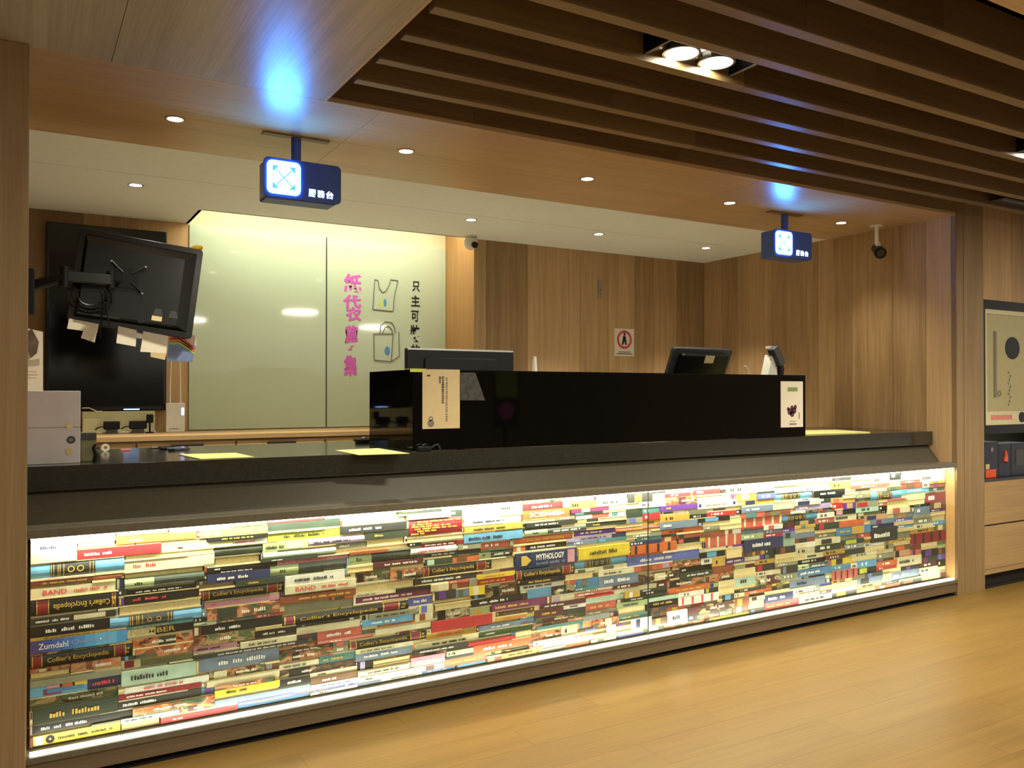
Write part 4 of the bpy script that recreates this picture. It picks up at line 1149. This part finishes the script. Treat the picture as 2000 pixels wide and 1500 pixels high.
def make_book(b, idx):
    x0, x1, z0, z1, col, st, ink, tx = b
    rnd = random.Random(idx); T = z1 - z0; Lh = (x1 - x0) / 2 - .0008; xc = (x0 + x1) / 2
    yf = rnd.uniform(-.007, .009) + (.006 if st == 'g' else 0); dep = .20 - yf
    t = thing('book', label_for(b), 'book', (xc, .075, z0), group='books stacked in the lit counter case')
    hard = st in 'BChTG'
    bul = min(.008, T * .25) if hard else 0
    cm = BM[col]
    if st == 'F': cm = PICS[0 if col in ('rust', 'peach', 'brown', 'tan') else 1 if col in ('green', 'olive', 'gold') else 2 if col in ('dkbrown', 'charcoal', 'maroon', 'black', 'dgreen') else 3]
    m = MB(); cover_mb(m, -Lh, Lh, T, dep, yf, st, hard); m.build('cover', cm, t)
    if st == 'g':
        bb = min(.003, T * .16)
        MB().box((-Lh + .003, yf + .004, bb + .0006), (Lh - .003, yf + dep, T - bb - .0008)).build('page_block', BM['pages'], t); return
    f = yf - .0002
    def band(name, a, c_, mat, za=.04, zb=.96, th=.0009):
        """printed panel that follows the spine"""
        n = 5 if hard else 1; pts = []
        zs = [T * (za + (zb - za) * k / n) for k in range(n + 1)]
        yy = [(yf + bul - bul * math.sin(math.pi * z / T)) if hard else yf for z in zs]
        pts = [(y - th, z) for y, z in zip(yy, zs)] + [(y + .0002, z) for y, z in zip(yy[::-1], zs[::-1])]
        return MB().prism(pts, -Lh + 2 * Lh * a, -Lh + 2 * Lh * c_, 'x').build(name, mat, t)
    im = INKS.get(ink, M['white'])
    ty = yf - .0013 - (0 if not hard else .0004)
    def word(s, a, c_, za, zb, mat, bold=.01):
        flip = s.startswith('~'); s = s.lstrip('~')
        o = text('lettering', s, mat, -Lh + 2 * Lh * a, -Lh + 2 * Lh * c_, T * za, T * zb, ty, t, (0, 0, 0), bold)
        if flip: o.location = (-Lh + 2 * Lh * c_, ty, T * zb); o.rotation_euler = (0, R(180), 0)
    def scr(a, c_, za, zb, mat, rows=1, name='lettering'):
        mm = MB(); dashes(mm, -Lh + 2 * Lh * a, -Lh + 2 * Lh * c_, T * za, T * zb, ty, rnd, rows)
        if mm.v: mm.build(name, mat, t)
    if st == 'C':
        if tx.startswith('~'): r1, r2, ta, tb = (.07, .20), (.93, .965), .25, .90
        elif x0 < .1: r1, r2, ta, tb = (.02, .11), (.82, .93), .16, .76
        else: r1, r2, ta, tb = (.02, .09), (.79, .92), .13, .74
        for r_ in (r1, r2):
            band('red_panel', r_[0], r_[1], BM['crimson'], .08, .92)
            for e in r_: band('gold_rule', e - .005, e + .005, GOLD, .06, .94, .0014)
        word(tx, ta, tb, .26, .72, im); scr(.935, .975, .2, .8, im, 2, 'small_print')
    elif st == 'B':
        band('dark_band', .20, .68, BM['charcoal'], .03, .97)
        for e in (.21, .235, .28, .30, .34, .62, .655): band('gold_rule', e, e + .006, GOLD, .06, .94, .0014)
        mm = MB()
        for e in (.42, .52): mm.ring((-Lh + 2 * Lh * e, ty - .0004, T * .5), T * .16, T * .22, 'y', 14, .0006)
        mm.build('emblem', GOLD, t)
    elif st == 'Z':
        for k in range(9):
            f_ = k / 9; c = [(70, 60, 120), (60, 70, 150), (60, 90, 170), (60, 110, 185), (60, 130, 195), (70, 150, 205), (90, 165, 210), (90, 160, 205), (70, 140, 190)][k]
            band('colour_band', f_, f_ + 1 / 9, plain('blend_%d' % k, srgb(*c), .45), .0, 1.0, .0006)
        word('Zumdahl', .08, .38, .26, .74, im, .006); word('Chemistry', .41, .82, .26, .74, BM['lilac'], .006)
    elif st == 'Q': band('title_label', .5, .88, BM['cream'], .14, .86); scr(.06, .46, .25, .75, im)
    elif st == 'G': band('pale_end', .0, .36, BM['palegreen'], .02, .98); scr(.45, .9, .3, .7, im); scr(.12, .22, .25, .75, M['ink'])
    elif st == 'N': band('pale_end', .0, .42, BM['cream'], .02, .98); word(tx, .05, .72, .22, .82, GOLD, .01)
    elif st == 'R':
        band('blue_end', .0, .62, BM['sky'], .05, .95)
        for k, c in enumerate(('pink', 'orange', 'yellow')): band('colour_band', .18 + .14 * k, .34 + .14 * k, BM[c], .68 - .05 * k, .95, .0014)
        band('colour_band', .14, .34, BM['plum'], .12, .66, .0012); band('colour_band', .18, .58, BM['blue'], .28, .62, .0018); scr(.68, .94, .25, .72, im)
    elif st == 'Y':
        band('white_label', .02, .11, M['white'], .08, .92); MB().ring((-Lh + 2 * Lh * .19, ty - .0003, T * .5), T * .12, T * .40, 'y', 18, .0008).build('round_mark', M['ink'], t); scr(.28, .92, .28, .66, im)
    elif st == 'F':
        if rnd.random() < .6: a = rnd.uniform(0, .5); band('title_label', a, a + rnd.uniform(.12, .3), BM[rnd.choice(['black', 'charcoal', 'cream', 'dgreen', 'maroon'])], .06, .94, .0009)
        if T > .014: a = rnd.uniform(.2, .5); scr(a, a + .4, .28, .7, M['paper'])
    elif st == 'T': scr(.03, .97, .08, .92, im, 6)
    elif st == 'A':
        word('MYTHOLOGY', .32, .78, .46, .84, im, .02); scr(.32, .8, .12, .38, BM['slate'], 1, 'small_print'); band('pale_end', .84, .96, BM['pink'], .08, .92)
        MB().prism([(-Lh + 2 * Lh * a_, T * z_) for a_, z_ in ((.08, .2), (.16, .2), (.24, .5), (.16, .82), (.08, .82))], ty - .0006, ty, 'y').build('emblem', GOLD, t)
    elif st == 'S':
        for k in range(4): band('pale_stripe', .08 + .24 * k, .13 + .24 * k, INKS.get(ink, BM['cream']) if ink != 'w' else BM['cream'], .04, .96)
    elif st == 'O':
        mm = MB()
        for e in (.06, .94): mm.disc((-Lh + 2 * Lh * e, ty - .0004, T * .5), T * .26, 12, 'y', h=.0008)
        mm.build('round_mark', im, t); scr(.2, .8, .3, .7, M['grey'])
    elif st == 'K': band('contrast_block', .45, .8, BM['black'] if ink == 'w' else BM['gold'], .04, .96); scr(.1, .4, .3, .7, im)
    elif tx: word(tx, .14, .80 if len(tx) > 4 else .42, .24, .76, im, .015); scr(.5, .9, .3, .7, im, 1, 'small_print')
    elif st in 'ph' and ink:
        a = rnd.uniform(.05, .25); scr(a, min(.95, a + rnd.uniform(.45, .7)), .27, .73, im)
for n in real: make_book(BK[n], n)
# the many smaller books further along, one mesh
keys = list(BM.keys()); sm = MB(); mats = [BM[k] for k in keys] + [M['white'], M['ink'], GOLD]
for n in range(len(BK)):
    if n in rset: continue
    x0, x1, z0, z1, col, st, ink, tx = BK[n]; rnd = random.Random(n); yf = rnd.uniform(.072, .082); g = .0004
    mi = keys.index(col if st != 'g' else 'pages')
    sm.box((x0 + .0006, yf, z0 + g), (x1 - .0006, .27, z1 - g), mi)
    if st == 'g' and z1 - z0 > .009:
        sm.box((x0 + .0006, yf - .002, z0 + g), (x1 - .0006, yf, z0 + .002), keys.index(col)); sm.box((x0 + .0006, yf - .002, z1 - .002), (x1 - .0006, yf, z1 - g), keys.index(col))
    elif z1 - z0 > .012:
        T = z1 - z0; a = x0 + (x1 - x0) * rnd.uniform(.05, .3); e = a + (x1 - x0) * rnd.uniform(.2, .5)
        if st in 'FBGQ' or rnd.random() < .35: sm.box((a, yf - .001, z0 + T * .08), (e, yf, z1 - T * .08), rnd.randrange(len(keys)))
        elif rnd.random() < .8:
            x = a
            while x < e: sm.box((x, yf - .001, z0 + T * .3), (x + T * .25, yf, z1 - T * .3), len(keys) + (1 if col in ('white', 'cream', 'buff', 'gold', 'yellow', 'mint') else 0)); x += T * rnd.choice((.36, .36, .8))
o = sm.build('small_books', mats)
tag(o, 'remaining small books packed tightly between the others along the lit case', 'books', kind='stuff')
